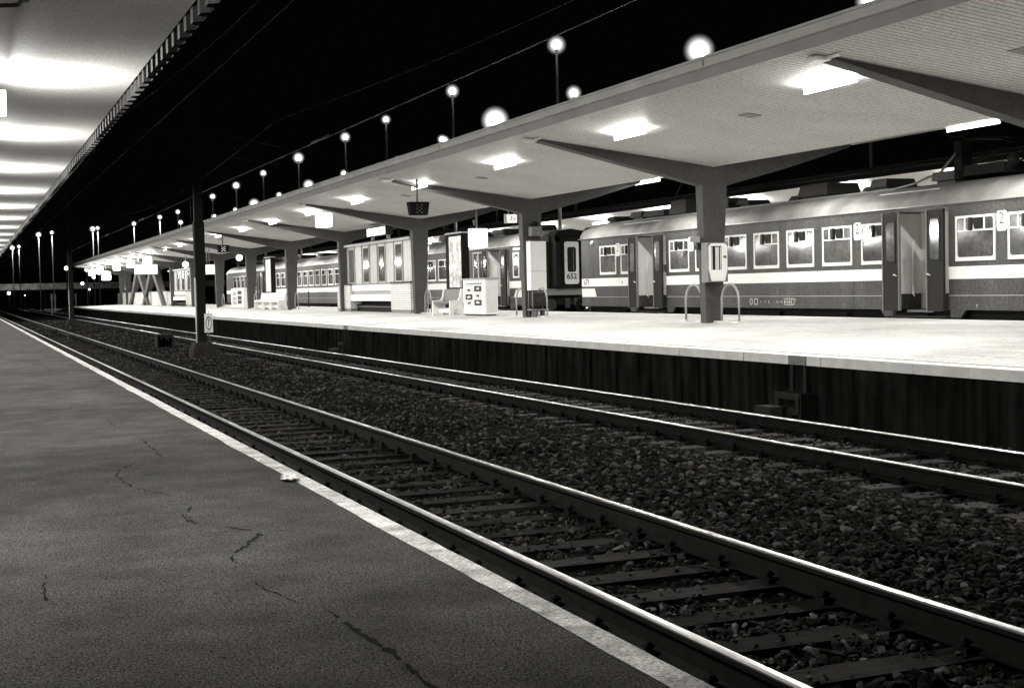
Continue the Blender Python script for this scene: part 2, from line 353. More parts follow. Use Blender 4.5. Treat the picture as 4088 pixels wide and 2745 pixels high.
# ------------------------------------------------------------------ rails and sleepers
RAILS = (3.335, 4.84, 8.275, 9.78)
prof = [(-.07, -.172), (.07, -.172), (.07, -.160), (.012, -.145), (.009, -.05), (.036, -.038), (.036, -.010)]
prof = prof + [(-x, z) for x, z in prof[::-1][:-2]]
def rail(x, label):
    b = MB(); b.prism([(x + a, z) for a, z in [(-.07, -.172), (.07, -.172), (.07, -.160), (.012, -.145), (.009, -.05), (.036, -.038), (.036, -.012), (-.036, -.012), (-.036, -.038), (-.009, -.05), (-.012, -.145), (-.07, -.160)]], 'y', -3, 240, 0)
    o = tag(b.build('rail', M_rust), label, 'rail', 'rails of the two tracks')
    h = MB(); h.prism([(x - .033, -.0115), (x + .033, -.0115), (x + .033, -.004), (x + .027, -.0005), (x + .014, .0015), (x - .014, .0015), (x - .027, -.0005), (x - .033, -.004)], 'y', -3, 240, 0); h.build('running_surface', M_railtop, o)
for x, l in zip(RAILS, ('shiny rail closest to the white edge stripe of the near platform', 'shiny rail of the nearer track on the gravel strip side', 'thin bright rail of the far track beside the gravel strip', 'thin bright rail running closest under the dark island platform wall')): rail(x, l)
def make_sleeper(xc, label):
    t = thing('sleeper', label, 'sleeper', (xc, 0, -.17), 'wooden sleepers of ' + ('the nearer track' if xc < 6 else 'the far track'))
    b = MB(); b.box(xc - 1.27, xc + 1.27, -.125, .125, -.30, -.176); b.build('timber', M_sleeper if xc < 6 else M_sleeper_lit, t)
    for sx in (-.7525, .7525):
        f = MB(); x = xc + sx; f.box(x - .17, x + .17, -.075, .075, -.1755, -.1725)
        for q in (-.105, .105):
            f.box(x + q - .035, x + q + .035, -.05, .05, -.1723, -.140); f.tube([(x + q, 0, -.14), (x + q, 0, -.095)], .017, 6); f.box(x + q - .025, x + q + .025, -.025, .025, -.125, -.108)
        f.build('rail_fastening', M_rust, t)
    return t
for xc, lab in ((4.0875, 'dark wooden sleeper half sunk in gravel under the nearer track'), (9.0275, 'lit looking wooden sleeper half sunk in gravel under the far track')):
    p0 = make_sleeper(xc, lab); n = 0
    for k in range(110):
        y = 2.6 + k * .62
        o = p0 if k == 0 else copy_tree(p0)
        o.location = (xc + random.uniform(-.03, .03), y + random.uniform(-.03, .03), -.17); o.rotation_euler.z = random.uniform(-.015, .015)

# ------------------------------------------------------------------ ballast stones (uncountable)
rocks = bpy.data.collections.new('ballast_rocks')
for k in range(14):
    bm = bmesh.new(); sc = Vector((random.uniform(.8, 1.3), random.uniform(.6, 1.0), random.uniform(.4, .8)))
    for q in range(random.choice((10, 12, 15))):
        d = Vector((random.gauss(0, 1), random.gauss(0, 1), random.gauss(0, 1))).normalized() * random.uniform(.8, 1.1); bm.verts.new((d.x * sc.x, d.y * sc.y, d.z * sc.z))
    r_ = bmesh.ops.convex_hull(bm, input=bm.verts); bmesh.ops.delete(bm, geom=[v for v in bm.verts if not v.link_faces], context='VERTS'); bmesh.ops.recalc_face_normals(bm, faces=bm.faces)
    me = bpy.data.meshes.new('stone'); bm.to_mesh(me); bm.free(); me.materials.append(M_stone)
    rocks.objects.link(bpy.data.objects.new('stone', me))
def bedz(x):
    if x < 5.55 or x > 7.5: return -.215
    if x < 6.1: return -.215 + (x - 5.55) / .55 * .075
    if x < 6.9: return -.14 + .01 * (x - 6.1) / .8
    return -.13 - (x - 6.9) / .6 * .085
def scatter(y0, y1, dens, smin, smax):
    n = int((10.85 - 2.62) * (y1 - y0) * dens)
    x = rng.uniform(2.62, 10.85, n); y = rng.uniform(y0, y1, n)
    keep = np.ones(n, bool)
    for r in RAILS: keep &= np.abs(x - r) > .10
    # stones lie lower on the sleepers' tops: keep only a few there
    ph = ((y - 2.6 + .31) % .62) - .31
    on = (np.abs(ph) < .15) & ((np.abs(x - 4.0875) < 1.28) | (np.abs(x - 9.0275) < 1.28))
    keep &= ~on | (rng.random(n) < .16)
    x, y, on = x[keep], y[keep], on[keep]
    z = np.array([bedz(a) for a in x]) + rng.uniform(-.012, .022, len(x)) + .02 * np.sin(y * 1.7 + x * 2.3) + np.where((x > 5.3) & (x < 7.9), .02 * np.abs(np.sin(y * .9 + x)), 0) + np.where(on, .045, 0)
    return np.stack([x, y, z], 1), rng.uniform(smin, smax, len(x)) * np.where(on, .5, 1)
P1, S1 = scatter(2.2, 14, 480, .020, .058); P2, S2 = scatter(14, 30, 420, .022, .058); P3, S3 = scatter(30, 62, 260, .030, .055); P4, S4 = scatter(62, 120, 60, .05, .08)
P = np.concatenate([P1, P2, P3, P4]); S = np.concatenate([S1, S2, S3, S4])
me = bpy.data.meshes.new('ballast'); me.vertices.add(len(P)); me.vertices.foreach_set('co', P.astype(np.float32).ravel())
at = me.attributes.new('stone_size', 'FLOAT', 'POINT'); at.data.foreach_set('value', S.astype(np.float32))
ballast = bpy.data.objects.new('ballast', me); COL.objects.link(ballast)
tag(ballast, 'dark crushed stone ballast between and beside the rails', 'ballast', None, 'stuff')
g = bpy.data.node_groups.new('stones', 'GeometryNodeTree')
g.interface.new_socket('Geometry', in_out='INPUT', socket_type='NodeSocketGeometry'); g.interface.new_socket('Geometry', in_out='OUTPUT', socket_type='NodeSocketGeometry')
gi = g.nodes.new('NodeGroupInput'); go = g.nodes.new('NodeGroupOutput'); ip = g.nodes.new('GeometryNodeInstanceOnPoints'); ci = g.nodes.new('GeometryNodeCollectionInfo')
ci.inputs[0].default_value = rocks; ci.inputs['Separate Children'].default_value = True; ci.inputs['Reset Children'].default_value = True
rv = g.nodes.new('FunctionNodeRandomValue'); rv.data_type = 'FLOAT_VECTOR'; rv.inputs[0].default_value = (-.5, -.5, 0); rv.inputs[1].default_value = (.5, .5, 6.28)
na = g.nodes.new('GeometryNodeInputNamedAttribute'); na.data_type = 'FLOAT'; na.inputs[0].default_value = 'stone_size'
mp = g.nodes.new('GeometryNodeMeshToPoints')
g.links.new(gi.outputs[0], mp.inputs[0]); g.links.new(mp.outputs[0], ip.inputs['Points']); g.links.new(ci.outputs[0], ip.inputs['Instance'])
ip.inputs['Pick Instance'].default_value = True
g.links.new(rv.outputs[0], ip.inputs['Rotation']); g.links.new(na.outputs[0], ip.inputs['Scale']); g.links.new(ip.outputs[0], go.inputs[0])
ballast.modifiers.new('stones', 'NODES').node_group = g

# ------------------------------------------------------------------ island canopies
CY0, CY1 = -2.0, 150.0
COLY = [16.1 + 10.5 * k for k in range(-1, 10)]
def canopy(label):
    t = thing('station_canopy', label, 'canopy', (15.4, 70, 4.9))
    b = MB(); b.prism([(10.80, 4.90), (15.4, 4.31), (19.3, 4.92), (19.3, 5.02), (15.4, 4.43), (10.80, 5.02)], 'y', CY0, CY1, 0); b.build('soffit', M_soffit, t)
    b = MB(); b.prism([(10.70, 5.15), (15.4, 4.60), (19.36, 5.15), (19.36, 5.20), (15.4, 4.66), (10.70, 5.20)], 'y', CY0, CY1 + .1, 0)
    b.build('roof', M_darkroof, t)
    for side, (xa, xb, xc) in enumerate(((10.80, 10.74, 10.64), (19.30, 19.36, 19.42))):
        b = MB()
        b.box(min(xa, xb), max(xa, xb), CY0, CY1, 4.895, 5.06, 1)
        b.box(min(xa, xc), max(xa, xc), CY0, CY1 + .06, 5.063, 5.175, 0)
        b.box(min(xa, xc) + (-.03 if side == 0 else 0), max(xa, xc) + (.03 if side else 0), CY0, CY1 + .06, 5.178, 5.215, 0)
        for k in range(12): b.box(min(xa, xc) - .006, max(xa, xc) + .006, 6 + 12.6 * k, 6.05 + 12.6 * k, 5.07, 5.17, 1)
        b.build('fascia', [M_fascia, M_fascia2], t)
    for yc in COLY + [143.0, 148.5]:
        b = MB()
        b.prism([(11.25, 4.838), (11.3, 4.79), (15.13, 3.90), (15.75, 3.90), (17.3, 4.30), (18.95, 4.78), (19.05, 4.872), (15.4, 4.302)], 'y', yc, yc + .30, 0)
        b.box(11.0, 11.24, yc + .04, yc + .26, 4.79, 4.835, 1); b.box(11.16, 11.21, yc - .25, yc + .55, 4.805, 4.838, 1)
        b.build('beam', [M_conc, M_fascia], t)
        b = MB(); b.hexa([(15.19, yc + .02, .82), (15.58, yc + .02, .82), (15.58, yc + .26, .82), (15.19, yc + .26, .82)], [(15.13, yc - .003, 3.899), (15.74, yc - .003, 3.899), (15.74, yc + .303, 3.899), (15.13, yc + .303, 3.899)])
        b.build('column', M_conc, t)
    for ya in (122.5, 133.0):
        b = MB()
        for d in (-1, 1):
            b.hexa([(15.2, ya + d * 7 - .75, .82), (15.6, ya + d * 7 - .75, .82), (15.6, ya + d * 7 + .75, .82), (15.2, ya + d * 7 + .75, .82)], [(15.15, ya + d * .8 - .8, 3.899), (15.7, ya + d * .8 - .8, 3.899), (15.7, ya + d * .8 + .8, 3.899), (15.15, ya + d * .8 + .8, 3.899)])
        b.build('column', M_conc, t)
        b = MB(); b.prism([(11.25, 4.838), (11.3, 4.79), (15.13, 3.90), (15.75, 3.90), (17.3, 4.30), (18.95, 4.78), (19.05, 4.872), (15.4, 4.302)], 'y', ya - .3, ya + .3, 0); b.build('beam', M_conc, t)
    for k in range(20):
        y = 14.1 + 6.65 * k
        b = MB(); zz = 4.90 - (12.75 - 10.8) * .1283; b.hexa([(12.62, y - .16, zz + .004), (12.90, y - .16, zz - .032), (12.90, y + .16, zz - .032), (12.62, y + .16, zz + .004)], [(12.62, y - .16, zz + .03), (12.90, y - .16, zz), (12.90, y + .16, zz), (12.62, y + .16, zz + .03)]); b.build('soffit_grille', M_mid, t)
    return t
can1 = canopy('long pale boarded canopy on tapering grey columns over the bright island platform')
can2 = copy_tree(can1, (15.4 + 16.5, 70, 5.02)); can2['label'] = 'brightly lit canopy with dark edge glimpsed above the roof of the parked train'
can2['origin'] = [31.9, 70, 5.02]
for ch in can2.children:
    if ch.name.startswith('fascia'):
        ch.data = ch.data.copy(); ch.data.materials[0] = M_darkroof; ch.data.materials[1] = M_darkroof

def ceiling_light(name, x, y, z, ln, m, label, group, ax='y', hz=None):
    t = thing(name, label, 'ceiling light', (x, y, z), group)
    b = MB(); d = Vector(Yp if ax == 'y' else Xp) * ln / 2; c = Vector((x, y, z)); 
    if ax == 'y': b.tube([c - d, c + d], .024, 12)
    else: b.box(x - ln / 2, x + ln / 2, y - .15, y + .15, z - .12, z + .12)
    b.build('fluorescent_tube' if ax == 'y' else 'lit_diffuser', m, t)
    h = MB()
    if ax == 'y': h.box(x - .012, x + .012, y - ln / 2 - .02, y + ln / 2 + .02, z + .038, z + .06)
    else:
        for q in (-.6, .1): h.tube([(x + q, y, z + .125), (x + q, y, 4.15)], .012, 6)
        h.box(x - .65, x + .15, y - .03, y + .03, 4.145, 4.168)
    h.build('lamp_holder', M_offwhite, t)
    # the light the tube gives off: two long narrow lamps, one shining down and one up
    rad = POWER[f'{x:.2f}'[:2]]
    ld = bpy.data.lights.new('tube_glow', 'AREA'); ld.shape = 'RECTANGLE'; ld.color = (1.0, .985, .95)
    wd = .08 if ax == 'y' else .28
    ld.size, ld.size_y = (.035, ln) if ax == 'y' else (ln, wd)
    ld.energy = rad * math.pi * wd * ln
    for up in (0, 1):
        lu = ld.copy() if (up and ax == 'y') else ld
        if up and ax == 'y': lu.energy = ld.energy * 2.4
        lo = bpy.data.objects.new('tube_glow', lu); COL.objects.link(lo); lo.parent = t
        lo.location = (0, 0, (.043 if ax == 'y' else .123) * (1 if up else -1)); lo.rotation_euler = (math.pi if up else 0, 0, 0)
    if ax == 'x':   # the lit end of the diffuser, facing the tracks
        ld = bpy.data.lights.new('end_glow', 'AREA'); ld.shape = 'RECTANGLE'; ld.color = (1.0, .985, .95); ld.size, ld.size_y = .22, .28; ld.energy = E_END * math.pi * .22 * .28
        lo = bpy.data.objects.new('end_glow', ld); COL.objects.link(lo); lo.parent = t; lo.location = (ln / 2 + .004, 0, 0); lo.rotation_euler = (0, -math.pi / 2, 0)
    return t
def relight(o, loc, label): c = copy_tree(o, loc); c['label'] = label; return c
ys = [17.35 + 6.6 * k for k in range(20)]
L0 = None
for k in [-2, -1] + list(range(20)):
    y = 17.35 + 6.6 * k
    if k < 0: lab = 'lit fluorescent tube hidden above the photo edge under the island canopy'
    else: lab = f'lit fluorescent tube in the trackside row under the island canopy, {ORD[k]} from the right edge'
    if L0 is None: L0 = ceiling_light('ceiling_light', 12.05, y, 4.62, 1.30, M_tube, lab, 'fluorescent tubes of the trackside row')
    else: relight(L0, (12.05, y, 4.62), lab)
L1 = None
for k in range(-2, 18):
    y = 22.6 + 7.15 * k
    lab = 'lit tube on the canopy edge over the train, ' + (f'{ORD[k]} from the right photo edge' if k >= 0 else 'beyond the right edge of the photo')
    if L1 is None: L1 = ceiling_light('ceiling_light', 19.12, y, 4.80, 1.55, M_tube, lab, 'fluorescent tubes along the train side edge')
    else: relight(L1, (19.12, y, 4.80), lab)
L2 = None
for k in range(-3, 13):
    y = 39.3 + 6.5 * k
    lab = f'glaring tube under the far canopy seen just above the train roof, {ORD[k + 3]} from the right'
    if L2 is None: L2 = ceiling_light('ceiling_light', 27.95, y, 4.66, 1.5, M_tube, lab, 'glaring tubes of the third canopy')
    else: relight(L2, (27.95, y, 4.66), lab)

# ------------------------------------------------------------------ near canopy, over the photographer's platform
t = thing('station_canopy', 'smooth white concrete ceiling with ribbed edge over the near dark platform', 'canopy', (0, 60, 4.2))
b = MB(); b.box(-7, 1.86, -3, 160, 4.17, 4.42); b.build('ceiling_slab', M_leftceil, t)
b = MB(); vs = []; fs = []; y = -3.0; i = 0
while y < 160:
    for dy, x in ((0, 1.88), (.13, 1.88), (.17, 1.955), (.33, 1.955), (.37, 1.88)):
        if dy == .37: break
        vs += [(x, y + dy, 4.045), (x, y + dy, 4.44)]
    y += .38
n = len(vs) // 2
for i in range(n - 1): fs.append((2 * i, 2 * i + 2, 2 * i + 3, 2 * i + 1))
b.add(vs, fs); o = b.build('corrugated_fascia', M_corr, t)
o.modifiers.new('solid', 'SOLIDIFY').thickness = .006
b = MB(); b.tube([(.0, 12.05, 4.12), (.45, 11.9, 4.12), (.5, 11.85, 4.12), (.53, 11.5, 4.12), (.58, 10.0, 4.12)], .018, 8)
for x, y in ((.28, 11.96), (.53, 11.45), (.55, 11.1), (.57, 10.7)): b.box(x - .03, x + .03, y - .05, y + .05, 4.07, 4.168)
b.build('cable_conduit', M_dark, t)
LL = None
for k, y in enumerate([-6.5, 4.3, 9.0, 15.9, 21.6, 27.3, 33.0, 38.6, 44.2, 49.8, 55.4, 61, 66.6, 72.2, 77.8, 83.4, 89, 94.6, 100.2, 106, 112, 118, 124, 130]):
    if k < 2: continue
    lab = f'glowing box lamp under the near ceiling at the left edge, {ORD[k - 3]} from the top' if k >= 3 else 'glowing box lamp under the near ceiling above the frame'
    if LL is None: LL = ceiling_light('ceiling_light', -.25, y, 3.86, 1.5, M_tube, lab, 'box lamps of the near ceiling', 'x')
    else: relight(LL, (-.25, y, 3.86), lab)
# ------------------------------------------------------------------ trains
TX, TC = 20.5, 21.95
def half(z_pts): return z_pts
def hull(y0, y1, side_in=0.0):
    """coach cross-section extruded from y0 to y1; side_in moves the platform side wall inwards below the gutter"""
    L = [(TX + side_in, 1.04), (TX + side_in, 3.335)] + ([(TX, 3.335)] if side_in else []) + [(TX, 3.41), (TX + .03, 3.44), (TX + .10, 3.60), (TX + .26, 3.76), (TX + .55, 3.89), (TX + .95, 3.97), (TC, 4.0)]
    R = [(2 * TC - x, z) for x, z in L[::-1] if x != TC and not (side_in and (x == TX + side_in))]
    if side_in: R = [(2 * TC - TX - .95, 3.97), (2 * TC - TX - .55, 3.89), (2 * TC - TX - .26, 3.76), (2 * TC - TX - .10, 3.60), (2 * TC - TX - .03, 3.44), (2 * TC - TX, 3.41), (2 * TC - TX, 1.04)]
    else: R = [(x, z) for x, z in R if not (abs(z - 3.335) < 1e-6)]
    return L + R
def hull_mesh(segs):
    b = MB()
    for y0, y1, si in segs:
        P = hull(y0, y1, si); n = len(P)
        vs = [(x, y0, z) for x, z in P] + [(x, y1, z) for x, z in P]
        b.add(vs, [tuple(range(n)), tuple(range(2 * n - 1, n - 1, -1))], 2 if si else 0)
        for i in range(n):
            j = (i + 1) % n; zc = (P[i][1] + P[j][1]) / 2
            m = 1 if zc > 3.42 else 0
            if si and zc < 3.34: m = 2
            b.add(vs, [(i, i + n, j + n, j)], m, zc > 3.42)
    return b
def make_window(parent):
    """1.27 m bay window with four toplights; origin at the far upper corner, built facing -X"""
    W, H = 1.27, .99
    f = bpy.data.objects.new('window', None)
    b = MB(); c = (0, -W / 2, -H / 2)
    b.frame(c, W, H, .055, .06, RD, Zp, .02, 0, tb=.085)
    b.box(-.024, 0, -W + .02, -.02, -.345, -.31)
    for y in (-.31, -.60, -.93): b.box(-.022, 0, y - .018, y + .018, -.315, -.05)
    o = b.build('window', M_trainframe, None)
    g = MB(); g.box(-.006, .01, -W + .03, -.03, -H + .05, -.04); go = g.build('pane', M_glass, None); go.parent = o
    g = MB(); g.hexa([(-.012, -.615, -.30), (-.018, -.615, -.30), (-.018, -.86, -.30), (-.012, -.86, -.30)], [(-.012, -.615, -.06), (-.075, -.615, -.06), (-.075, -.86, -.06), (-.012, -.86, -.06)])
    g.hexa([(-.026, -.56, -.33), (-.026, -.50, -.33), (-.10, -.50, -.33), (-.10, -.56, -.33)], [(-.026, -.56, -.045), (-.026, -.50, -.045), (-.09, -.50, -.045), (-.09, -.56, -.045)])
    to = g.build('toplight_flap', M_dark, None); to.parent = o
    return o
WIN = make_window(None)
def put_window(t, y, z=3.11, first=[True]):
    o = WIN if first[0] else None
    L = Vector(t['origin']); loc = Vector((TX - .001, y, z)) - L
    if first[0]: first[0] = False; WIN.parent = t; WIN.location = loc; return WIN
    return copy_tree(WIN, loc, t)
def door(t, y0, y1, wl=.60, wr=.56):
    """open folding door between y0 (right) and y1 (left)"""
    for a, b_, tilt in ((y1 - wl, y1, 0), (y0, y0 + wr, 1)):
        d = MB(); xo = TX - .21 if tilt == 0 else TX - .16
        d.hexa([(xo, a, 1.02), (xo + .05, a, 1.02), (xo + .05, b_, 1.02), (xo, b_, 1.02)], [(xo, a, 3.30), (xo + .05, a, 3.30), (xo + .05, b_, 3.30), (xo, b_, 3.30)])
        for yy in (a, b_): d.box(xo - .012, xo + .055, yy - .018, yy + .018, 1.02, 3.305, 1 if (yy == b_) == (tilt == 1) or yy == y1 else 0)
        o = d.build('door_leaf', [M_door, M_mid], t)
        g = MB(); c = (xo - .001, (a + b_) / 2, 2.64); g.rrect(c, min(.30, (b_ - a) * .55), .92, .07, RD, Zp, .008); go = g.build('pane', M_glass, None)
        L = Vector(t['origin']); go.parent = o; go.location = (0, 0, 0)
        for v in go.data.vertices: v.co -= L
        hd = MB(); hy = (b_ - .1) if tilt == 1 else (a + .1); hd.tube([(xo - .03, hy - .05, 1.83), (xo - .03, hy + .07, 1.86)], .012, 6); hd.box(xo - .03, xo, hy + .04, hy + .06, 1.84, 1.87); ho = hd.build('handle', M_trainframe, None); ho.parent = o
        for v in ho.data.vertices: v.co -= L
        fr = MB(); fr.frame(c, min(.36, (b_ - a) * .66), 1.0, .022, .06, RD, Zp, .012); fo = fr.build('pane_seal', M_dark, None); fo.parent = o
        for v in fo.data.vertices: v.co -= L
    a, b_ = y0 + wr, y1 - wl
    h = MB(); h2 = MB()
    h.tube([(TX + .16, b_ - .10, 1.35), (TX + .10, b_ - .12, 1.40), (TX + .10, b_ - .12, 2.6), (TX + .16, b_ - .1, 2.65)], .018, 8)
    h2.tube([(TX + .08, a + .07, 1.05), (TX + .08, a + .07, 2.25), (TX + .22, a + .07, 2.42)], .022, 8)
    h.build('grab_rail', M_trainframe, t); h2.build('grab_rail', M_trainframe, t)
    st = MB(); st.box(TX + .02, TX + .85, a, b_, .98, 1.035, 0); st.box(TX + .70, TX + .86, a, b_, 1.035, 1.40, 1); fb = MB().box(TX - .10, TX + .3, y0 + .02, y1 - .05, .855, .90); fb.build('footboard', M_dark, t)
    bx = MB().box(TX + .66, TX + .859, (a + b_) / 2 + .25, (a + b_) / 2 + .5, 2.15, 2.40); bx.build('control_box', M_mid, t)
    st.build('door_step', [M_mid, M_dark], t)
    pl = MB(); pl.box(TX + .86, TX + .895, a - .2, b_ + .2, 1.40, 3.3, 0); pl.box(TX + .86, TX + .895, b_ + .2, y1 - .02, 1.40, 3.3, 0); pl.box(TX + .84, TX + .86, y1 - .32, y1 - .27, 1.36, 3.3, 1); pl.box(TX + .06, TX + .86, y1 - .06, y1 - .02, 1.40, 3.3, 0); pl.build('vestibule_wall', [M_vest, M_mid], t)
    sk = MB()
    for ya, yb in ((y0 - .05, y0 - .55), (y1 - .1, y1 + .4)): sk.prism([(ya, 1.045), (yb, 1.045), ((ya + 2 * yb) / 3 if True else yb, .87), (ya, .87)], 'x', TX + .002, TX + .10)
    sk.build('skirt', M_train, t)
def band(t, segs, z0=1.728, z1=2.005):
    b = MB()
    for y0, y1 in segs: b.box(TX - .004, TX + .02, y0, y1, z0, z1)
    b.build('white_band', M_trainband, t)
    b = MB()
    for y0, y1 in segs: b.box(TX - .006, TX + .01, y0, y1, 1.358, 1.368)
    b.build('waist_strip', M_offwhite, t)
    b = MB()
    for y0, y1 in segs: b.box(TX - .03, TX + .02, y0 - .2, y1 + .2, 3.395, 3.412)
    b.build('gutter', M_mid, t)
    b = MB()
    for y0, y1 in segs:
        k = y0 + 1.45
        while k < y1 - .5: b.box(TX - .0025, TX + .01, k - .006, k + .006, 1.06, 1.70); b.box(TX - .0025, TX + .01, k - .005, k + .005, 3.14, 3.38); k += 3.3
        b.box(TX - .0025, TX + .01, y0 + .02, y1 - .02, 3.335, 3.343)
    b.build('panel_seam', M_door, t)
def class_plate(t, y, z=2.945):
    b = MB(); b.rrect((TX - .001, y, z), .30, .43, .07, RD, Zp, .012, 0); b.text('2', .36, (TX - .014, y, z + .045), RD, Zp, .002, 1); b.box(TX - .0155, TX - .0135, y - .05, y + .05, z - .125, z - .117, 1)
    b.build('class_plate', [M_white, M_inkgrey], t)
def roof_box(t, y0, y1, x0, x1, z0, z1, m=M_dark, bev=.06):
    b = MB(); b.hexa([(x0, y0, z0), (x1, y0, z0), (x1, y1, z0), (x0, y1, z0)], [(x0 + bev, y0 + bev, z1), (x1 - bev, y0 + bev, z1), (x1 - bev, y1 - bev, z1), (x0 + bev, y1 - bev, z1)]); b.box(x0 + .1, x1 - .1, y0 + .08, y1 - .08, z0 - .14, z0); b.build('roof_equipment', m, t)
def cab_end(t, ys, d, number):
    """tapered cab with gangway; ys = end of the straight side, d = +1/-1 direction along Y"""
    yf = ys + d * .87
    b = MB(); hx = 1.04
    lo = [(TX, ys, 1.04), (2 * TC - TX, ys, 1.04), (TC + hx, yf, 1.04), (TC - hx, yf, 1.04)]
    up = [(TX, ys, 3.41), (2 * TC - TX, ys, 3.41), (TC + hx, yf, 3.5), (TC - hx, yf, 3.5)]
    b.hexa(lo, up, 0)
    r0 = [(TX, 3.41), (TX + .10, 3.60), (TX + .26, 3.76), (TX + .55, 3.89), (TX + .95, 3.97), (TC, 4.0)]; r0 = r0 + [(2 * TC - x, z) for x, z in r0[::-1][1:]]
    n = len(r0); vs = [(x, ys, z) for x, z in r0] + [(TC + (x - TC) * .76, yf - d * (.0 if z < 3.9 else .0), 3.5 + (z - 3.41) * .75) for x, z in r0]
    b.add(vs, [(i, i + 1, i + 1 + n, i + n) for i in range(n - 1)] + [tuple(range(n - 1, -1, -1)), tuple(range(n, 2 * n))], 1, False)
    b.build('cab', [M_door, M_trainroof if d > 0 else M_mid], t)
    g = MB(); yg = yf + d * .55
    g.box(TC - .68, TC + .68, min(yf, yg), max(yf, yg), 1.70, 3.70)
    for x in (TC - .68, TC + .50): g.box(x, x + .18, min(yg, yg + d * .1), max(yg, yg + d * .1), 1.74, 3.66)
    g.box(TC - .68, TC + .68, min(yg, yg + d * .1), max(yg, yg + d * .1), 3.5, 3.66)
    g.prism([(TC - .72, 3.70), (TC + .72, 3.70), (TC + .60, 3.88), (TC, 3.98), (TC - .60, 3.88)], 'y', min(yf, yg + d * .05), max(yf, yg + d * .05)); go = g.build('gangway', M_black, t)
    return yf, yg
def unit(label, y0, y1, doors, wins, loc):
    t = thing('train_unit', label, 'train', loc)
    cuts = sorted(doors); segs = []; y = y0
    for a, b_ in cuts:
        segs += [(y, a, 0.0), (a, b_, .9)]; y = b_
    segs.append((y, y1, 0.0)); hull_mesh(segs).build('body', [M_train, M_trainroof, M_vest], t)
    for a, b_ in cuts: door(t, a, b_)
    bs = []; y = y0
    for a, b_ in cuts: bs.append((y, a)); y = b_
    bs.append((y, y1)); band(t, bs)
    for yw in wins: put_window(t, yw)
    u = MB(); u.box(TX + .2, 2 * TC - TX - .2, y0 + .3, y1 - .3, .45, 1.03)
    k = y0 + 3
    while k < y1 - 2:
        u.box(TX + .08, TX + .3, k, k + 1.6, .5, .95); k += 3.1
    for c in (y0 + 3.4, y1 - 3.4):
        for dx in (-.7175, .7175):
            for dy in (-1.2, 1.2): u.tube([(TC + dx - .06, c + dy, .43), (TC + dx + .06, c + dy, .43)], .43, 20)
    u.build('underframe', M_black, t)
    return t
# unit 679
doors = [(25.06, 27.16), (38.40, 40.62), (12.2, 14.3)]
wins = [43.20, 41.57] + [38.16 - 1.65 * k for k in range(7)] + [24.81 - 1.65 * k for k in range(7)]
tA = unit('parked train numbered 679 with two open doors, right half of the photo', 10.5, 44.75, doors, wins, (TC, 27, 0))
for y in (41.80, 36.78, 28.50 - .08, 23.345): class_plate(tA, y)
b = MB(); b.prism([(44.74, 1.365), (43.54, 1.365), (43.68, 1.655), (44.74, 1.655)], 'x', TX - .006, TX + .01, 0)
b.text('679', .28, (TX - .006, 44.33, 1.87), RD, Zp, .003, 1, bold=.004); b.build('unit_marking', [M_trainband, M_inkgrey], tA)
b = MB(); b.text('T', .11, (TX - .001, 24.14, 1.12), RD, Zp, .003, 0); b.text('1', .13, (TX - .001, 44.2, 1.2), RD, Zp, .003, 0)
y = 33.4
for k, wd in enumerate((.13, .0, .2, .16, .12, .2, .11, .14, .1, .16, .1, .15)):
    if wd and k not in (0, 2, 11): b.text(random.choice('rzwebao0:'), .13, (TX - .001, y, 1.215), RD, Zp, .003, 0)
    elif wd: b.frame((TX - .001, y, 1.215), wd, .17, .02, .01, RD, Zp, .003, 0, 1)
    y -= wd + .06
b.frame((TX - .001, 31.55, 1.215), .36, .18, .012, .01, RD, Zp, .003, 0, 1)
for q in (-.09, 0, .09): b.box(TX - .004, TX, 31.55 + q - .005, 31.55 + q + .005, 1.13, 1.30)
b.box(TX - .004, TX, 31.38, 31.72, 1.21, 1.22); b.text('H', .13, (TX - .001, 31.22, 1.26), RD, Zp, .003, 0)
for y in (41.5, 40.85): b.box(TX - .007, TX - .004, y - .03, y + .03, 1.80, 1.88, 1)
b.build('stencilled_marking', [M_offwhite, M_ink], tA)
b = MB(); b.sphere((TX - .04, 43.75, 3.24), .07, 10, 8); b.tube([(TX, 43.75, 3.28), (TX - .04, 43.75, 3.28)], .05, 8); b.build('marker_lamp', M_white, tA)
b = MB()
b.tube([(21.25, 43.2, 3.87), (21.22, 42.9, 3.92), (21.22, 27.9, 3.945), (21.25, 27.2, 4.02), (21.3, 26.75, 4.14), (21.35, 26.4, 4.20), (21.4, 26.1, 4.46), (21.5, 25.9, 4.72)], .03, 8)
for k in range(14): b.box(21.18, 21.26, 28.5 + k * 1.06, 28.56 + k * 1.06, 3.86, 3.95)
b.build('roof_cable', M_mid, tA)
b = MB(); b.tube([(20.86, 28.0, 3.80), (20.86, 25.8, 3.80)], .022, 6); b.tube([(20.86, 42.0, 3.80), (20.86, 39.3, 3.80)], .022, 6); b.build('rain_strip', M_offwhite, tA)
for a in ((44.1, 44.7, 21.5, 22.3, 4.05, 4.19), (41.8, 42.7, 21.4, 22.3, 4.06, 4.24), (40.2, 41.7, 21.4, 22.4, 4.03, 4.22), (38.55, 39.65, 21.3, 22.4, 4.0, 4.42), (36.1, 36.5, 21.4, 22.2, 4.05, 4.32), (35.3, 36.0, 21.6, 22.4, 4.08, 4.2), (31.0, 32.4, 21.4, 22.5, 4.05, 4.36), (32.5, 33.0, 21.5, 22.2, 4.0, 4.12), (28.4, 29.1, 21.35, 22.3, 4.06, 4.26), (29.1, 29.6, 21.5, 22.2, 4.02, 4.12)): roof_box(tA, *a)
roof_box(tA, 25.7, 26.5, 21.2, 22.6, 4.02, 4.22, M_dark, .02)
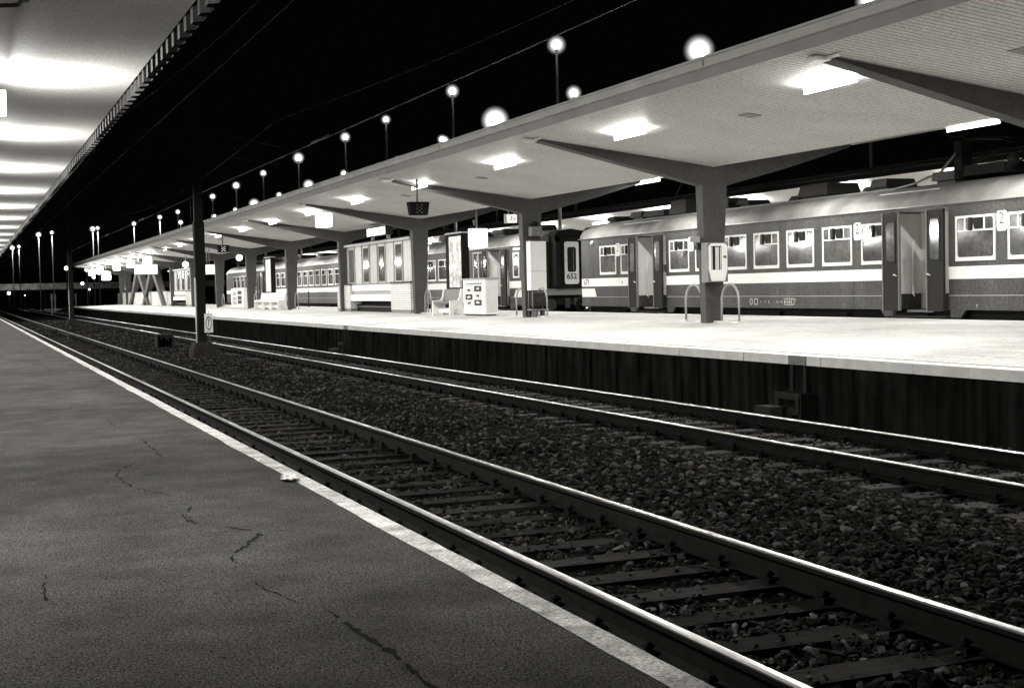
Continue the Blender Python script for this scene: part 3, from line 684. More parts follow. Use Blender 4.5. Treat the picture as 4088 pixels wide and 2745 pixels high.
b = MB(); b.box(21.45, 21.75, 25.75, 26.0, 4.2, 4.9); b.box(21.3, 22.6, 24.2, 25.5, 4.06, 4.30); b.tube([(21.4, 25.3, 4.3), (21.4, 24.3, 4.62), (21.4, 25.6, 4.95), (22.5, 25.6, 4.95)], .035, 6); b.tube([(22.5, 25.3, 4.3), (22.5, 24.3, 4.62), (22.5, 25.6, 4.95)], .035, 6); b.tube([(21.1, 25.75, 5.0), (22.8, 25.75, 5.0)], .03, 6); b.sphere((21.4, 24.0, 4.3), .14); b.sphere((22.2, 24.0, 4.3), .14)
b.build('pantograph', M_black, tA)
b = MB(); b.tube([(21.45, 40.0, 4.0), (21.45, 39.0, 5.0)], .02, 6); b.build('roof_cable', M_dark, tA)
yf, yg = cab_end(tA, 44.75, 1, '679')
b = MB()
for dx in (-.86, .86): b.tube([(TC + dx, yf - .02, 1.05), (TC + dx, yf + .55, 1.05)], .07, 10); b.tube([(TC + dx, yf + .55, 1.05), (TC + dx, yf + .6, 1.05)], .22, 14)
b.build('buffer', M_black, tA)
# unit 652
d2 = [(51.75, 54.3), (71.5, 73.6), (99.9, 102.3)]
w2 = [59.0 + 1.65 * k for k in range(7)] + [76.5 + 1.65 * k for k in range(14)] + [104.5 + 1.65 * k for k in range(6)]
tB = unit('parked train numbered 652 with dark gangway door, left of the numbered 679 one', 50.3, 116, d2, w2, (TC, 80, 0))
yf, yg = cab_end(tB, 50.3, -1, '652')
b = MB(); yp = yg - .03
b.rrect((TC, yp, 2.66), .60, 1.64, .09, Xp, Zp, .03, 0); b.text('652', .29, (TC - .01, yp - .032, 2.13), Xp, Zp, .003, 1, bold=.008); o = b.build('gangway_door', [M_offwhite, M_ink], tB)
L = Vector(tB['origin'])
g = MB(); g.rrect((TC, yp - .032, 2.79), .36, .97, .09, Xp, Zp, .006, 0); g.box(TC + .06, TC + .075, yp - .045, yp - .036, 2.35, 3.2, 1); go = g.build('pane', [M_glassdark, M_mid], None); go.parent = o
for v in go.data.vertices: v.co -= L
b = MB(); b.box(TC - 1.02, TC + 1.02, yf - .42, yf - .3, 1.42, 1.68); b.build('headstock', M_mid, tB)
b = MB()
for dx in (-.86, .86): b.tube([(TC + dx, yf, 1.06), (TC + dx, yf - .5, 1.06)], .07, 10); b.tube([(TC + dx, yf - .5, 1.06), (TC + dx, yf - .56, 1.06)], .22, 14)
b.box(TC - .25, TC - .05, yf - .5, yf - .42, .92, 1.3); b.box(TC + .12, TC + .25, yf - .5, yf - .42, 1.0, 1.3)
b.build('buffer', M_dark, tB)
# cab side: bevelled face towards the photographer with window, logo and white flash
A = Vector((TX, 50.3, 0)); B_ = Vector((TC - 1.04, yf, 0)); ed = (B_ - A).normalized(); nrm = ed.cross(Vector(Zp)).normalized()
if nrm.x > 0: nrm = -nrm
def onbevel(u, z, off=.004): return A + ed * u + Vector((0, 0, z)) + nrm * off
LB = (B_ - A).length
b = MB(); b.frame(onbevel(LB * .5, 2.73), .50, .92, .05, .09, ed, Zp, .02); o = b.build('cab_window', M_trainframe, tB)
g = MB(); g.rrect(onbevel(LB * .5, 2.73, .002), .44, .86, .08, ed, Zp, .006); go = g.build('pane', M_glassdark, None); go.parent = o
for v in go.data.vertices: v.co -= L
b = MB(); b.rrect(onbevel(LB * .5, 1.87, .002), .74, .30, .02, ed, Zp, .004, 0); b.ring(onbevel(LB * .5, 1.88, .006), .135, .11, ed, Zp, .004, 1, sy=.85); b.text('B', .17, onbevel(LB * .5, 1.88, .008), ed, Zp, .004, 1)
b.build('railway_emblem', [M_white, M_ink], tB)
b = MB(); b.frame((TX - .001, 50.98, 2.64), .66, 1.02, .07, .06, RD, Zp, .02); b.box(TX - .024, TX, 50.70, 51.26, 2.63, 2.68); b.build('cab_window', M_trainframe, tB)
g = MB(); g.box(TX - .007, TX + .01, 50.70, 51.26, 2.17, 3.1); go = g.build('pane', M_glassdark, tB)
b = MB(); b.prism([(50.31, 1.37), (51.28, 1.37), (51.05, 1.655), (50.31, 1.655)], 'x', TX - .006, TX + .01, 0); b.box(TX - .006, TX + .01, 50.2, 51.3, 3.24, 3.33, 0); b.build('unit_marking', M_trainband, tB)
b = MB(); b.frame((TX - .001, 55.3, 2.64), 1.25, 1.30, .05, .05, RD, Zp, .03); b.box(TX - .03, TX, 55.25, 55.32, 2.0, 3.28); b.build('window_shutter', M_trainframe, tB)
g = MB(); g.box(TX - .006, TX + .01, 54.7, 55.9, 2.02, 3.26); g.build('pane', M_glass, tB)
b = MB(); b.box(TX - .012, TX, 56.5, 57.1, 2.05, 3.1); b.build('door_panel', M_white, tB)
for y in (67.2, 82.9, 92.8): class_plate(tB, y)
for k, a in enumerate((51.2, 54.4, 57.5, 62, 68, 75, 80, 86, 92, 97, 104)): roof_box(tB, a, a + random.uniform(.8, 1.5), 21.3, 22.4, 4.05, random.uniform(4.2, 4.36), M_dark)
b = MB(); b.tube([(21.2, 60, 3.94), (21.2, 98, 3.94)], .03, 6); b.build('roof_cable', M_mid, tB)

# ------------------------------------------------------------------ things on the island platform
def hoop(x, y0, y1, label, h=.84):
    z = pz(x); t = thing('hoop_barrier', label, 'hoop barrier', (x, (y0 + y1) / 2, z), 'tubular hoop barriers beside the columns')
    c, r = (y0 + y1) / 2, (y1 - y0) / 2
    pts = [(x, y0, z), (x, y0, z + h - r)] + [(x, c - r * math.cos(a), z + h - r + r * math.sin(a) * 1.0) for a in np.linspace(.2, math.pi - .2, 10)] + [(x, y1, z + h - r), (x, y1, z)]
    b = MB(); b.tube(pts, .028, 8); b.build('hoop', M_grey, t)
    b = MB(); b.box(x - .13, x + .13, y0 - .16, y0 + .16, z - .02, z + .035); b.box(x - .13, x + .13, y1 - .16, y1 + .16, z - .02, z + .035); b.build('footing', M_coping, t)
nm = ['column with the vending machine', 'column with the tall white cabinet', 'column at the shelter corner', 'column inside the shelter', 'column left of the shelter', 'second column left of the shelter', 'third column left of the shelter']
for k, y in enumerate((26.6, 37.1, 47.6, 58.1, 68.6, 79.1, 89.6)):
    if k == 3: continue
    hoop(15.5, y - .85, y - .12, f'grey tubular hoop on the right of the {nm[k]}')
    hoop(15.5, y + .75, y + 1.5, f'grey tubular hoop on the left of the {nm[k]}')
# vending machine on the first column
t = thing('vending_machine', 'white wall vending machine with glass front on the nearest grey column', 'vending machine', (15.33, 26.45, 1.78))
b = MB(); b.box(15.08, 15.58, 26.33, 26.605, 1.775, 2.64); b.build('cabinet', M_mid, t)
b = MB(); b.frame((15.33, 26.328, 2.21), .46, .82, .055, .01, Xp, Zp, .02, 0, 1, tb=.24); b.box(15.14, 15.43, 26.295, 26.31, 1.84, 1.91); b.box(15.42, 15.545, 26.300, 26.329, 1.99, 2.59); b.build('front_panel', M_white, t)
b = MB(); b.box(15.13, 15.45, 26.322, 26.329, 2.02, 2.55); b.build('pane', M_glassdark, t)
b = MB()
for x, wd in ((15.17, .018), (15.265, .03), (15.30, .05), (15.385, .02)): b.box(x, x + wd, 26.312, 26.321, 2.02, 2.54)
b.build('product_column', M_offwhite, t)
b = MB(); b.box(15.46, 15.52, 26.292, 26.299, 2.30, 2.35); b.build('coin_slot', M_ink, t)
t = thing('flood_lamp', 'small box lamp on a bracket left of the vending machine column', 'lamp', (15.05, 26.75, 2.7))
b = MB(); b.box(14.93, 15.10, 26.68, 26.85, 2.66, 2.79); b.tube([(14.93, 26.765, 2.725), (14.90, 26.765, 2.725)], .05, 10); b.box(15.02, 15.19, 26.74, 26.78, 2.60, 2.66); b.build('housing', M_grey, t)
b = MB(); b.box(15.05, 15.15, 26.70, 26.84, 2.50, 2.64); b.build('transformer', M_dark, t)
# white cabinet, litter frame and horn on the second column
t = thing('equipment_cabinet', 'tall white double cabinet on the second column above a dark frame', 'cabinet', (15.48, 36.95, 1.65))
b = MB(); b.box(15.24, 15.735, 36.80, 37.095, 2.215, 3.07); b.build('upper_door', M_white, t)
b = MB(); b.box(15.24, 15.735, 36.80, 37.095, 1.66, 2.205); b.build('lower_door', M_white, t)
b = MB(); b.box(15.225, 15.75, 36.79, 37.096, 3.072, 3.10); b.box(15.245, 15.73, 36.81, 37.09, 2.2045, 2.2155); b.build('frame', M_mid, t)
t = thing('litter_bin', 'dark wire litter bin holding a bag under the white cabinet', 'litter bin', (15.5, 36.95, .9))
b = MB(); b.prism([(15.28, 1.20), (15.70, 1.20), (15.66, 1.6), (15.30, 1.6)], 'y', 36.78, 37.05); b.sphere((15.5, 36.92, 1.35), .2, 12, 8, sz=1.2); b.build('bag', M_dark, t)
b = MB()
for x in (15.27, 15.71):
    for y in (36.76, 37.07): b.tube([(x, y, .88), (x, y, 1.64)], .014, 6)
b.box(15.22, 15.77, 36.72, 37.09, 1.08, 1.12)
for x in (15.33, 15.6): b.box(x, x + .06, 36.76, 37.05, .88, 1.08)
b.tube([(15.27, 36.76, 1.6), (15.71, 36.76, 1.6)], .012, 6); b.build('wire_frame', M_mid, t)
t = thing('loudspeaker', 'grey box loudspeaker with dark horn high on the second column', 'loudspeaker', (15.48, 36.98, 3.2))
b = MB(); b.box(15.32, 15.65, 36.85, 37.09, 3.23, 3.50); b.frame((15.485, 36.848, 3.365), .30, .25, .03, .02, Xp, Zp, .012); b.build('housing', M_mid, t)
b = MB(); b.sphere((15.47, 36.98, 3.58), .12, 12, 8, sz=.7); b.build('horn', M_black, t)
# sign 3b
t = thing('track_sign', 'small white lit sign reading 3b hung before the second column beam', 'sign', (16.35, 41, 4.0))
b = MB(); b.rrect((16.35, 41.06, 3.95), .36, .27, .02, Xp, Zp, .10, 0); b.text('3', .20, (16.33, 40.955, 3.96), Xp, Zp, .003, 1); b.text('b', .15, (16.44, 40.955, 3.935), Xp, Zp, .003, 1); b.build('backlit_face', [M_sign2, M_ink], t)
b = MB(); b.box(16.13, 16.165, 40.94, 41.08, 3.80, 4.10); b.tube([(16.25, 41, 4.08), (16.25, 41, 4.46)], .015, 6); b.tube([(16.45, 41, 4.08), (16.45, 41, 4.5)], .015, 6); b.build('hanger', M_grey, t)
# clock
t = thing('station_clock', 'square backlit clock box hanging between the shelter and the cabinet column', 'clock', (15.9, 43, 3.4))
b = MB(); b.rrect((15.94, 43.09, 3.42), .62, .62, .03, Xp, Zp, .18, 0)
b.box(15.935, 15.945, 42.903, 42.906, 3.36, 3.47, 1); b.box(15.936, 15.943, 42.903, 42.906, 3.42, 3.60, 1)
b.build('backlit_face', [M_sign, emit('clock_hand_glow', 1.0)], t)
b = MB(); b.tube([(15.9, 43, 3.735), (15.9, 43, 4.37)], .03, 8); b.box(15.78, 15.87, 42.98, 43.02, 3.92, 4.0); b.box(15.80, 15.82, 42.97, 43.03, 3.84, 4.03); b.build('hanger', M_mid, t)
# ticket kiosk with pictures
t = thing('vending_kiosk', 'white low kiosk with six small pictures on its side, beside the bench', 'kiosk', (15.4, 41.5, .88))
b = MB(); b.box(15.2, 15.62, 40.47, 42.52, .93, 2.03); b.build('cabinet', M_white, t)
b = MB(); b.box(15.17, 15.65, 40.42, 42.57, 2.032, 2.075); b.build('lid', M_grey, t)
b = MB(); b.box(15.24, 15.58, 40.52, 42.48, .86, .929); b.build('plinth', M_dark, t)
b = MB(); b.frame((15.197, 41.5, 1.48), 1.96, 1.04, .012, .01, RD, Zp, .004, 0, 1); b.box(15.23, 15.59, 40.462, 40.468, .99, 1.99); b.build('door_panel', M_offwhite, t)
def picture(parent, y, z, w_, h_, mats, k):
    p = MB(); p.box(15.192, 15.196, y - w_ / 2, y + w_ / 2, z - h_ / 2, z + h_ / 2, 0); r = random.Random(k)
    pts = [(15.1905, y + w_ * .32 * math.cos(a) * r.uniform(.5, 1), z + h_ * .3 * math.sin(a) * r.uniform(.4, 1)) for a in np.linspace(0, 6.28, 9)[:-1]]
    p.add(pts, [tuple(range(8))], 1); p.build('picture', mats, parent)
for k, (y, z, dk) in enumerate(((41.95, 1.70, 0), (41.12, 1.74, 1), (41.95, 1.48, 1), (41.12, 1.52, 0), (41.95, 1.28, 0), (41.12, 1.30, 1))): picture(t, y, z, .66, .18, [M_dark, M_offwhite] if dk else [M_offwhite, M_dark], k)
b = MB(); yy = 42.2
while yy > 40.85: wd = random.uniform(.08, .2); b.box(15.193, 15.197, yy - wd, yy, 1.885, 1.925); yy -= wd + .03
b.box(15.193, 15.197, 41.9, 42.2, 1.83, 1.845); b.box(15.193, 15.197, 41.6, 41.85, 1.83, 1.845); b.build('heading', M_inkgrey, t)
# benches: white moulded end frames, dark seat and back
def bench(y0, y1, n, label, x0=14.9, dark=True):
    z = pz(15.1); t = thing('bench', label, 'bench', (x0 + .25, (y0 + y1) / 2, z), 'white moulded benches')
    prof = [(x0, 0), (x0 + .02, .49), (x0 + .30, .51), (x0 + .37, .60), (x0 + .42, .88), (x0 + .49, .88), (x0 + .50, .55), (x0 + .46, .36), (x0 + .50, 0), (x0 + .38, 0), (x0 + .33, .20), (x0 + .18, .20), (x0 + .14, 0)]
    for k in range(n):
        y = y0 + (y1 - y0) * k / (n - 1)
        b = MB(); b.prism([(x, z + h) for x, h in prof], 'y', y - .045, y + .045); b.build('end_frame', M_white, t)
    b = MB(); b.box(x0 + .03, x0 + .38, y0 + .05, y1 - .05, z + .40, z + .46); b.build('seat', M_seatgrey if dark else M_white, t)
    b = MB(); b.hexa([(x0 + .38, y0 + .05, z + .46), (x0 + .42, y0 + .05, z + .46), (x0 + .42, y1 - .05, z + .46), (x0 + .38, y1 - .05, z + .46)], [(x0 + .44, y0 + .05, z + .87), (x0 + .47, y0 + .05, z + .87), (x0 + .47, y1 - .05, z + .87), (x0 + .44, y1 - .05, z + .87)]); b.build('backrest', M_seatgrey if dark else M_white, t)
    b = MB(); b.box(x0 + .2, x0 + .3, y0 + .05, y1 - .05, z + .08, z + .24); b.build('stretcher', M_white, t)
    return t
bench(43.08, 44.85, 2, 'white bench with dark seat in front of the poster panel beside the kiosk')
bench(69.9, 75.9, 4, 'far white bench below the tall narrow poster panel', dark=False)
# poster panels
def poster(x, y0, y1, z0, z1, th, label, art):
    t = thing('poster_panel', label, 'poster panel', (x + th / 2, (y0 + y1) / 2, pz(x)), 'tall poster panels')
    b = MB(); b.box(x, x + th, y0, y1, z0, z1)
    b.box(x, x + th, y0 + .02, y0 + .12, .86, z0); b.box(x, x + th, y1 - .12, y1 - .02, .86, z0); b.build('panel_frame', M_black, t)
    b = MB(); b.box(x - .006, x + .002, y0 + .03, y1 - .36, z0 + .06, z1 - .09); b.build('poster', art, t)
    b = MB(); b.box(x - .02, x + th + .02, y0 - .02, y1 + .02, z1, z1 + .05); b.build('top_cap', M_grey, t)
poster(15.6, 43.72, 45.33, 1.74, 3.62, .28, 'black framed poster with a busy picture standing behind the nearer bench', M_art)
poster(15.5, 74.15, 75.85, 1.75, 3.66, .25, 'tall narrow pale poster in a black frame behind the far bench', M_offwhite)
# waiting shelter
def shelter(y0, y1, xf, label, n):
    z = .84; t = thing('waiting_shelter', label, 'shelter', (xf + .9, (y0 + y1) / 2, z), 'brick based waiting shelters')
    L = y1 - y0; yp1 = y1 - .20 * L; yp0 = y0 + .235 * L
    for a, c in ((yp1, y1), (y0, yp0)):
        b = MB(); b.box(xf, xf + .62, a, c, z + .16, 2.0); b.build('brick_pier', M_brick, t)
        b = MB(); b.box(xf + .012, xf + .61, a + .01, c - .01, z - .03, z + .16); b.build('plinth', M_mid, t)
        b = MB(); b.box(xf - .03, xf + .65, a - .02, c + .02, 2.0, 2.07); b.build('coping', M_dark, t)
    b = MB(); b.box(xf + .10, xf + .6, yp0, yp1, 1.75, 2.0, 0); b.box(xf + .13, xf + .6, yp0, yp1, 1.60, 1.75, 1); b.box(xf + .02, xf + .6, yp0 + .002, yp1 - .002, 1.335, 1.60, 0); b.box(xf + .5, xf + .6, yp0, yp1, 1.18, 1.335, 2); b.box(xf + .3, xf + .6, yp0, yp1, z - .03, 1.18, 2); b.box(xf + .27, xf + .30, yp0, yp1, 1.08, 1.12, 3); b.build('parapet', [M_white, M_grey, M_black, M_mid], t)
    b = MB(); b.box(xf + .08, xf + .6, yp0, yp1, 2.0, 2.05); b.build('sill', M_mid, t)
    ws = (y1 - y0 - .4) / n
    for k in range(n):
        a = y0 + .2 + k * ws; c = a + ws
        pn = MB(); pn.box(xf + .16, xf + .22, a + .004, c - .004, 2.052, 3.62); o = pn.build('wall_panel', M_panel, t)
        if k % 2 == 1 or k == n - 1:
            g = MB(); g.box(xf + .148, xf + .156, a + ws * .16, c - ws * .16, 2.12, 3.5); go = g.build('pane', M_pane, None); go.parent = o; OL = Vector(t['origin'])
            for v in go.data.vertices: v.co -= OL
        if k in (3,):
            g = MB(); g.frame((xf + .155, (a + c) / 2, 2.82), ws * .62, 1.2, .05, .01, RD, Zp, .02, 0, 1); g.build('notice_frame', M_dark, t)
        m_ = MB(); m_.box(xf + .12, xf + .24, a - .025, a + .025, 2.052, 3.62); m_.build('mullion', M_grey, t)
    b = MB(); b.box(xf + .02, xf + .62, y0 + .1, y1 - .1, 3.62, 3.72); b.build('roof', M_grey, t)
    b = MB(); b.box(xf + .52, xf + .56, y0 + .2, y1 - .2, 2.052, 3.62); b.build('rear_wall', M_panel, t)
    return t
sh1 = shelter(48.6, 59.3, 15.32, 'waiting shelter with white brick base right of the middle columns', 9)
shelter(101, 113.5, 15.32, 'distant waiting shelter with white brick base near the A shaped columns', 9)
t = thing('direction_sign', 'wide backlit sign box on the roof of the nearer waiting shelter', 'sign', (15.1, 51.8, 3.7))
b = MB(); b.box(14.96, 15.24, 50.4, 53.05, 3.87, 4.20); b.box(14.94, 15.26, 50.35, 53.1, 4.2, 4.23); b.build('sign_box', M_dark, t)
b = MB(); b.rrect((14.958, 51.72, 4.035), 2.5, .29, .02, RD, Zp, .012, 0); b.box(14.943, 14.947, 52.78, 52.86, 3.93, 4.14, 1); b.box(14.943, 14.947, 50.6, 50.68, 3.93, 4.14, 1)
for y in (52.1, 51.5): b.box(14.943, 14.9455, y, y + .012, 3.91, 4.16, 2)
b.build('backlit_face', [M_sign, M_ink, M_inkgrey], t)
b = MB()
for y in (50.5, 52.6): b.box(15.05, 15.15, y, y + .1, 3.72, 3.87)
b.build('bracket', M_mid, t)
# hanging signal boxes with a dot pattern
def speaker(x, y, label):
    t = thing('indicator_box', label, 'indicator box', (x, y, 4.0), 'dark indicator boxes hung from the canopy')
    b = MB(); b.hexa([(x - .24, y - .12, 3.80), (x + .24, y - .12, 3.80), (x + .24, y + .12, 3.80), (x - .24, y + .12, 3.80)], [(x - .29, y - .14, 4.16), (x + .29, y - .14, 4.16), (x + .29, y + .14, 4.16), (x - .29, y + .14, 4.16)]); b.build('housing', M_black, t)
    b = MB(); b.tube([(x - .02, y, 4.16), (x - .02, y, 4.80)], .03, 8); b.build('hanger', M_mid, t)
    for dx, dz in ((-.07, .10), (.07, .10), (0, .05), (-.07, 0), (.07, 0), (0, -.05), (-.07, -.1), (.07, -.1)): b = MB().sphere((x + dx, y - .128, 3.97 + dz), .022, 8, 6); b.build('signal_dot', M_mid if y < 50 else emit('dot_glow', .6), t)
speaker(11.72, 36.3, 'black indicator box with dim dots hanging near the second column')
speaker(12.0, 68.6, 'smaller black indicator box with bright dots hanging farther down the canopy')
# glowing cubes hung under the trackside row
def cube(y, s, z, label, x=12.2):
    t = thing('light_box_sign', label, 'light box', (x, y, z), 'glowing cubes hung from the canopy')
    b = MB(); b.rrect((x, y + s / 2, z), s, s, s * .12, Xp, Zp, s, 0); b.build('backlit_cube', M_cube, t)
    b = MB(); b.tube([(x, y, z + s / 2), (x, y, 4.72)], .02, 6); b.build('hanger', M_grey, t)
    if y > 90:
        ld = bpy.data.lights.new('cube_glow', 'POINT'); ld.energy = 260; ld.shadow_soft_size = .1; ld.color = (1, .985, .95)
        for q in (-1, 1): lo = bpy.data.objects.new('cube_glow', ld); COL.objects.link(lo); lo.parent = t; lo.location = (0, q * (s / 2 + .15), .05)
cube(48.9, .50, 4.33, 'glowing white cube hanging left of the nearer waiting shelter')
for k, y in enumerate((100.6, 111.0, 121.5)): cube(y, .55, 4.22, f'glowing cube in the far row above the pale planter wall, {ORD[k]} from the right')
cube(131, .75, 3.62, 'lowest and largest glowing cube at the far end of the platform')
for k, y in enumerate((137.0, 146.0)): cube(y, .6, 4.2, f'glowing cube at the canopy tip, {ORD[k]} from the lowest cube')
t = thing('wall_lamp', 'round glowing lamp on the left side of the column left of the shelter', 'lamp', (14.9, 79.2, 3.7))
b = MB(); b.sphere((14.95, 80.2, 3.83), .19, 14, 10); b.build('globe', M_cube, t)
b = MB(); b.tube([(14.95, 80.2, 4.08), (15.15, 79.6, 4.25)], .025, 6); b.build('bracket', M_mid, t)
t = thing('flood_lamp', 'dazzling lamp in front of the distant shelter beside the black mast', 'lamp', (14.2, 96, 3.8))
b = MB(); b.sphere((14.2, 96, 3.81), .20, 14, 10); b.build('lens', M_globe, t)
b = MB(); b.tube([(14.2, 96, 4.0), (14.2, 96, 4.47)], .03, 6); b.build('hanger', M_mid, t)
t = thing('marker_lamp', 'small white lamp on a thin post behind the third column', 'lamp', (16.2, 49.5, .87))
b = MB(); b.tube([(16.28, 49.5, .87), (16.28, 49.5, 3.22)], .022, 8); b.build('post', M_offwhite, t); b = MB().box(16.24, 16.32, 49.46, 49.54, 2.2, 2.24); b.build('bracket', M_offwhite, t)
b = MB(); b.sphere((16.28, 49.5, 3.3), .09, 12, 8, sz=1.3); b.build('bulb', M_sign, t)
# boards
def board(x0, x1, y, z0, z1, label, m, rows):
    t = thing('departure_board', label, 'board', ((x0 + x1) / 2, y, z0), 'lit boards hung across the platform')
    b = MB(); b.box(x0, x1, y, y + .25, z0, z1); b.build('board_case', M_grey, t)
    b = MB(); b.rrect(((x0 + x1) / 2, y - .002, (z0 + z1) / 2), x1 - x0 - .06, z1 - z0 - .06, .02, Xp, Zp, .01, 0)
    r = random.Random(3)
    for k in range(rows):
        zz = z0 + .08 + k * .09; q = x0 + .12
        while q < x1 - .3: wd = r.uniform(.05, .25); b.box(q, q + wd, y - .0145, y - .0125, zz, zz + .03, 1); q += wd + .05
    b.build('backlit_face', [m, M_inkgrey], t)
    b = MB(); b.tube([(x0 + .3, y + .1, z1), (x0 + .3, y + .1, 4.6)], .02, 6); b.tube([(x1 - .3, y + .1, z1), (x1 - .3, y + .1, 4.45)], .02, 6); b.build('hanger', M_mid, t)
board(11.58, 13.23, 103, 3.29, 4.0, 'wide pale lit board with rows of small writing at the far end', M_sign2, 4)
board(12.76, 13.50, 80, 2.88, 3.46, 'small pale lit board just right of the black mast', M_sign2, 1)
# second picture kiosk, parapet of the stairs, small uprights
t = thing('vending_kiosk', 'narrow white kiosk with pictures just right of the black mast', 'kiosk', (15.3, 82, .88))
b = MB(); b.box(15.2, 15.6, 80.6, 84.6, .9, 2.05); b.build('cabinet', M_white, t)
b = MB(); b.box(15.22, 15.58, 80.7, 84.5, .86, .9); b.build('plinth', M_dark, t)
for k, (y, z) in enumerate(((83.4, 1.75), (81.8, 1.8), (83.4, 1.45), (81.8, 1.5), (83.4, 1.2), (81.8, 1.25))):
    p = MB(); p.box(15.19, 15.198, y - .6, y + .6, z - .11, z + .11); p.build('picture', M_dark if k % 2 else M_grey, t)
t = thing('stair_parapet', 'long pale parapet wall around the stairs at the far platform end', 'parapet', (15.6, 134, .88))
for k, (a, c) in enumerate(((114.8, 124.6), (125.5, 138.2), (138.25, 142.7), (142.75, 153.4))):
    b = MB(); b.box(15.4, 15.7, a, c, .86, 2.02); b.build('parapet_panel', M_offwhite if k != 2 else M_panel, t)
b = MB(); b.box(15.36, 15.74, 114.8, 153.4, 2.022, 2.08); b.build('coping', M_grey, t)
b = MB(); b.box(15.42, 15.68, 124.62, 125.48, .86, 2.02); b.build('corner_post', M_mid, t)
for k, y in enumerate((93.0, 84.9, 81.6)):
    t = thing('bollard', ('thin dark bollard post, leftmost of three beside the train near the mast', 'thin dark bollard post, middle of three beside the train near the mast', 'thin dark bollard post, rightmost of three beside the train near the mast')[k], 'bollard', (19.3, y, .86), 'thin bollards along the train side')
    b = MB(); b.tube([(19.3, y, .84), (19.3, y, 1.75)], .04, 8); b.sphere((19.3, y, 1.76), .05, 8, 6); b.build('post', M_dark, t)

# ------------------------------------------------------------------ trackside: cable drops, masts, sign, concrete boxes, litter
def cable_drop(y, label):
    t = thing('cable_trough', label, 'cable trough', (10.7, y, -.2), 'cable troughs on the platform wall')
    b = MB(); b.box(10.782, 10.80, y - .21, y + .21, .592, .719); b.build('cover_plate', M_mid, t)
    b = MB(); b.box(10.80, 10.872, y - .20, y - .13, .21, .588); b.box(10.80, 10.872, y + .12, y + .20, .21, .588); b.box(10.84, 10.872, y - .13, y + .12, .21, .588, 1); b.build('wall_channel', [M_foot, M_pwall], t)
    b = MB(); b.frame((10.72, y + .02, .06), .60, .30, .09, .02, RD, Zp, .10, 0, 2); b.box(10.64, 10.87, y - .31, y - .24, -.2, .21); b.box(10.725, 10.87, y - .24, y + .3, .19, .21, 0); b.build('trough_box', M_foot, t)
    b = MB(); b.box(10.34, 10.63, y + .02, y + .40, -.2, .02); b.box(10.63, 10.72, y - .1, y + .3, -.2, -.06); b.build('cover_block', M_foot, t)
cable_drop(16.4, 'concrete cable trough with bracket under the platform edge at the right')
cable_drop(40.9, 'small distant concrete cable trough under the platform edge near the shelter')
def mast(y, top, label):
    t = thing('catenary_mast', label, 'mast', (6.55, y, -.1), 'black catenary masts between the tracks')
    b = MB()
    b.hexa([(6.42, y - .13, .33), (6.68, y - .13, .33), (6.68, y + .13, .33), (6.42, y + .13, .33)], [(6.44, y - .09, top), (6.66, y - .09, top), (6.66, y + .09, top), (6.44, y + .09, top)])
    b.box(6.40, 6.70, y - .15, y + .15, 2.2, 3.9); b.build('mast_post', M_black, t)
    b = MB(); b.prism([(6.2, -.20), (6.92, -.20), (6.9, .14), (6.78, .33), (6.33, .33), (6.22, .14)], 'y', y - .4, y + .4); b.build('footing', M_foot, t)
    b = MB()
    for x in (4.08, 9.03):
        b.tube([(6.55, y, 6.7), (x, y, 6.15)], .025, 6); b.tube([(6.55, y, 5.95), (x + (.5 if x < 6 else -.5), y, 6.2)], .02, 6); b.tube([(6.55, y, 5.95), (x, y, 5.62)], .015, 6)
    b.build('cantilever_arm', M_black, t)
    b = MB(); b.box(6.36, 6.40, y - .14, y - .09, 1.35, 2.25); b.tube([(6.38, y - .12, .3), (6.38, y - .12, 1.35)], .02, 6); b.build('earth_strip', M_offwhite, t)
    b = MB(); b.tube([(6.35, y, 3.9), (6.35, y, 5.0)], .02, 6); b.build('conduit', M_black, t)
mast(41.5, 11.5, 'tall black mast on a concrete footing in front of the bright platform')
mast(94.2, 10.5, 'farther thin black mast at the far left between the tracks')
t = thing('track_sign', 'white plate with an upright mark in a black ring beside the nearer mast', 'sign', (6.72, 41.2, -.14))
b = MB(); b.rrect((6.715, 41.2, .905), .245, .565, .012, Xp, Zp, .012, 0); b.ring((6.715, 41.186, .90), .093, .076, Xp, Zp, .003, 1, 28, sy=2.15)
b.prism([(6.685, .98), (6.745, .98), (6.745, 1.005), (6.685, 1.005)], 'y', 41.181, 41.184, 1); b.prism([(6.705, .98), (6.727, .98), (6.722, .80), (6.709, .80)], 'y', 41.181, 41.184, 1); b.prism([(6.709, 1.015), (6.721, 1.015), (6.715, 1.045)], 'y', 41.181, 41.184, 1); b.box(6.62, 6.81, 41.181, 41.184, .655, .664, 1); b.box(6.61, 6.80, 41.181, 41.184, 1.165, 1.172, 1); b.build('plate', [M_white, M_ink], t)
b = MB(); b.tube([(6.745, 41.23, -.15), (6.715, 41.215, .65)], .016, 6); b.tube([(6.715, 41.215, 1.18), (6.715, 41.215, 1.27)], .008, 6); b.build('post', M_dark, t)
t = thing('cable_pit', 'crumbling open concrete box standing in the gravel left of the mast', 'concrete box', (6.65, 50, -.14))
b = MB(); b.box(6.32, 6.90, 49.98, 50.6, .33, .37); b.box(6.32, 6.37, 50.0, 50.6, -.2, .33); b.box(6.86, 6.90, 50.0, 50.6, -.1, .33); b.box(6.37, 6.86, 50.5, 50.6, -.2, .33, 1)
r = random.Random(5)
for k in range(12): q = 6.38 + .04 * k; b.box(q, q + .035, 50.0, 50.06, .33 - abs(r.gauss(.1, .07)), .33)
b.build('concrete_shell', [M_foot, M_bed], t)
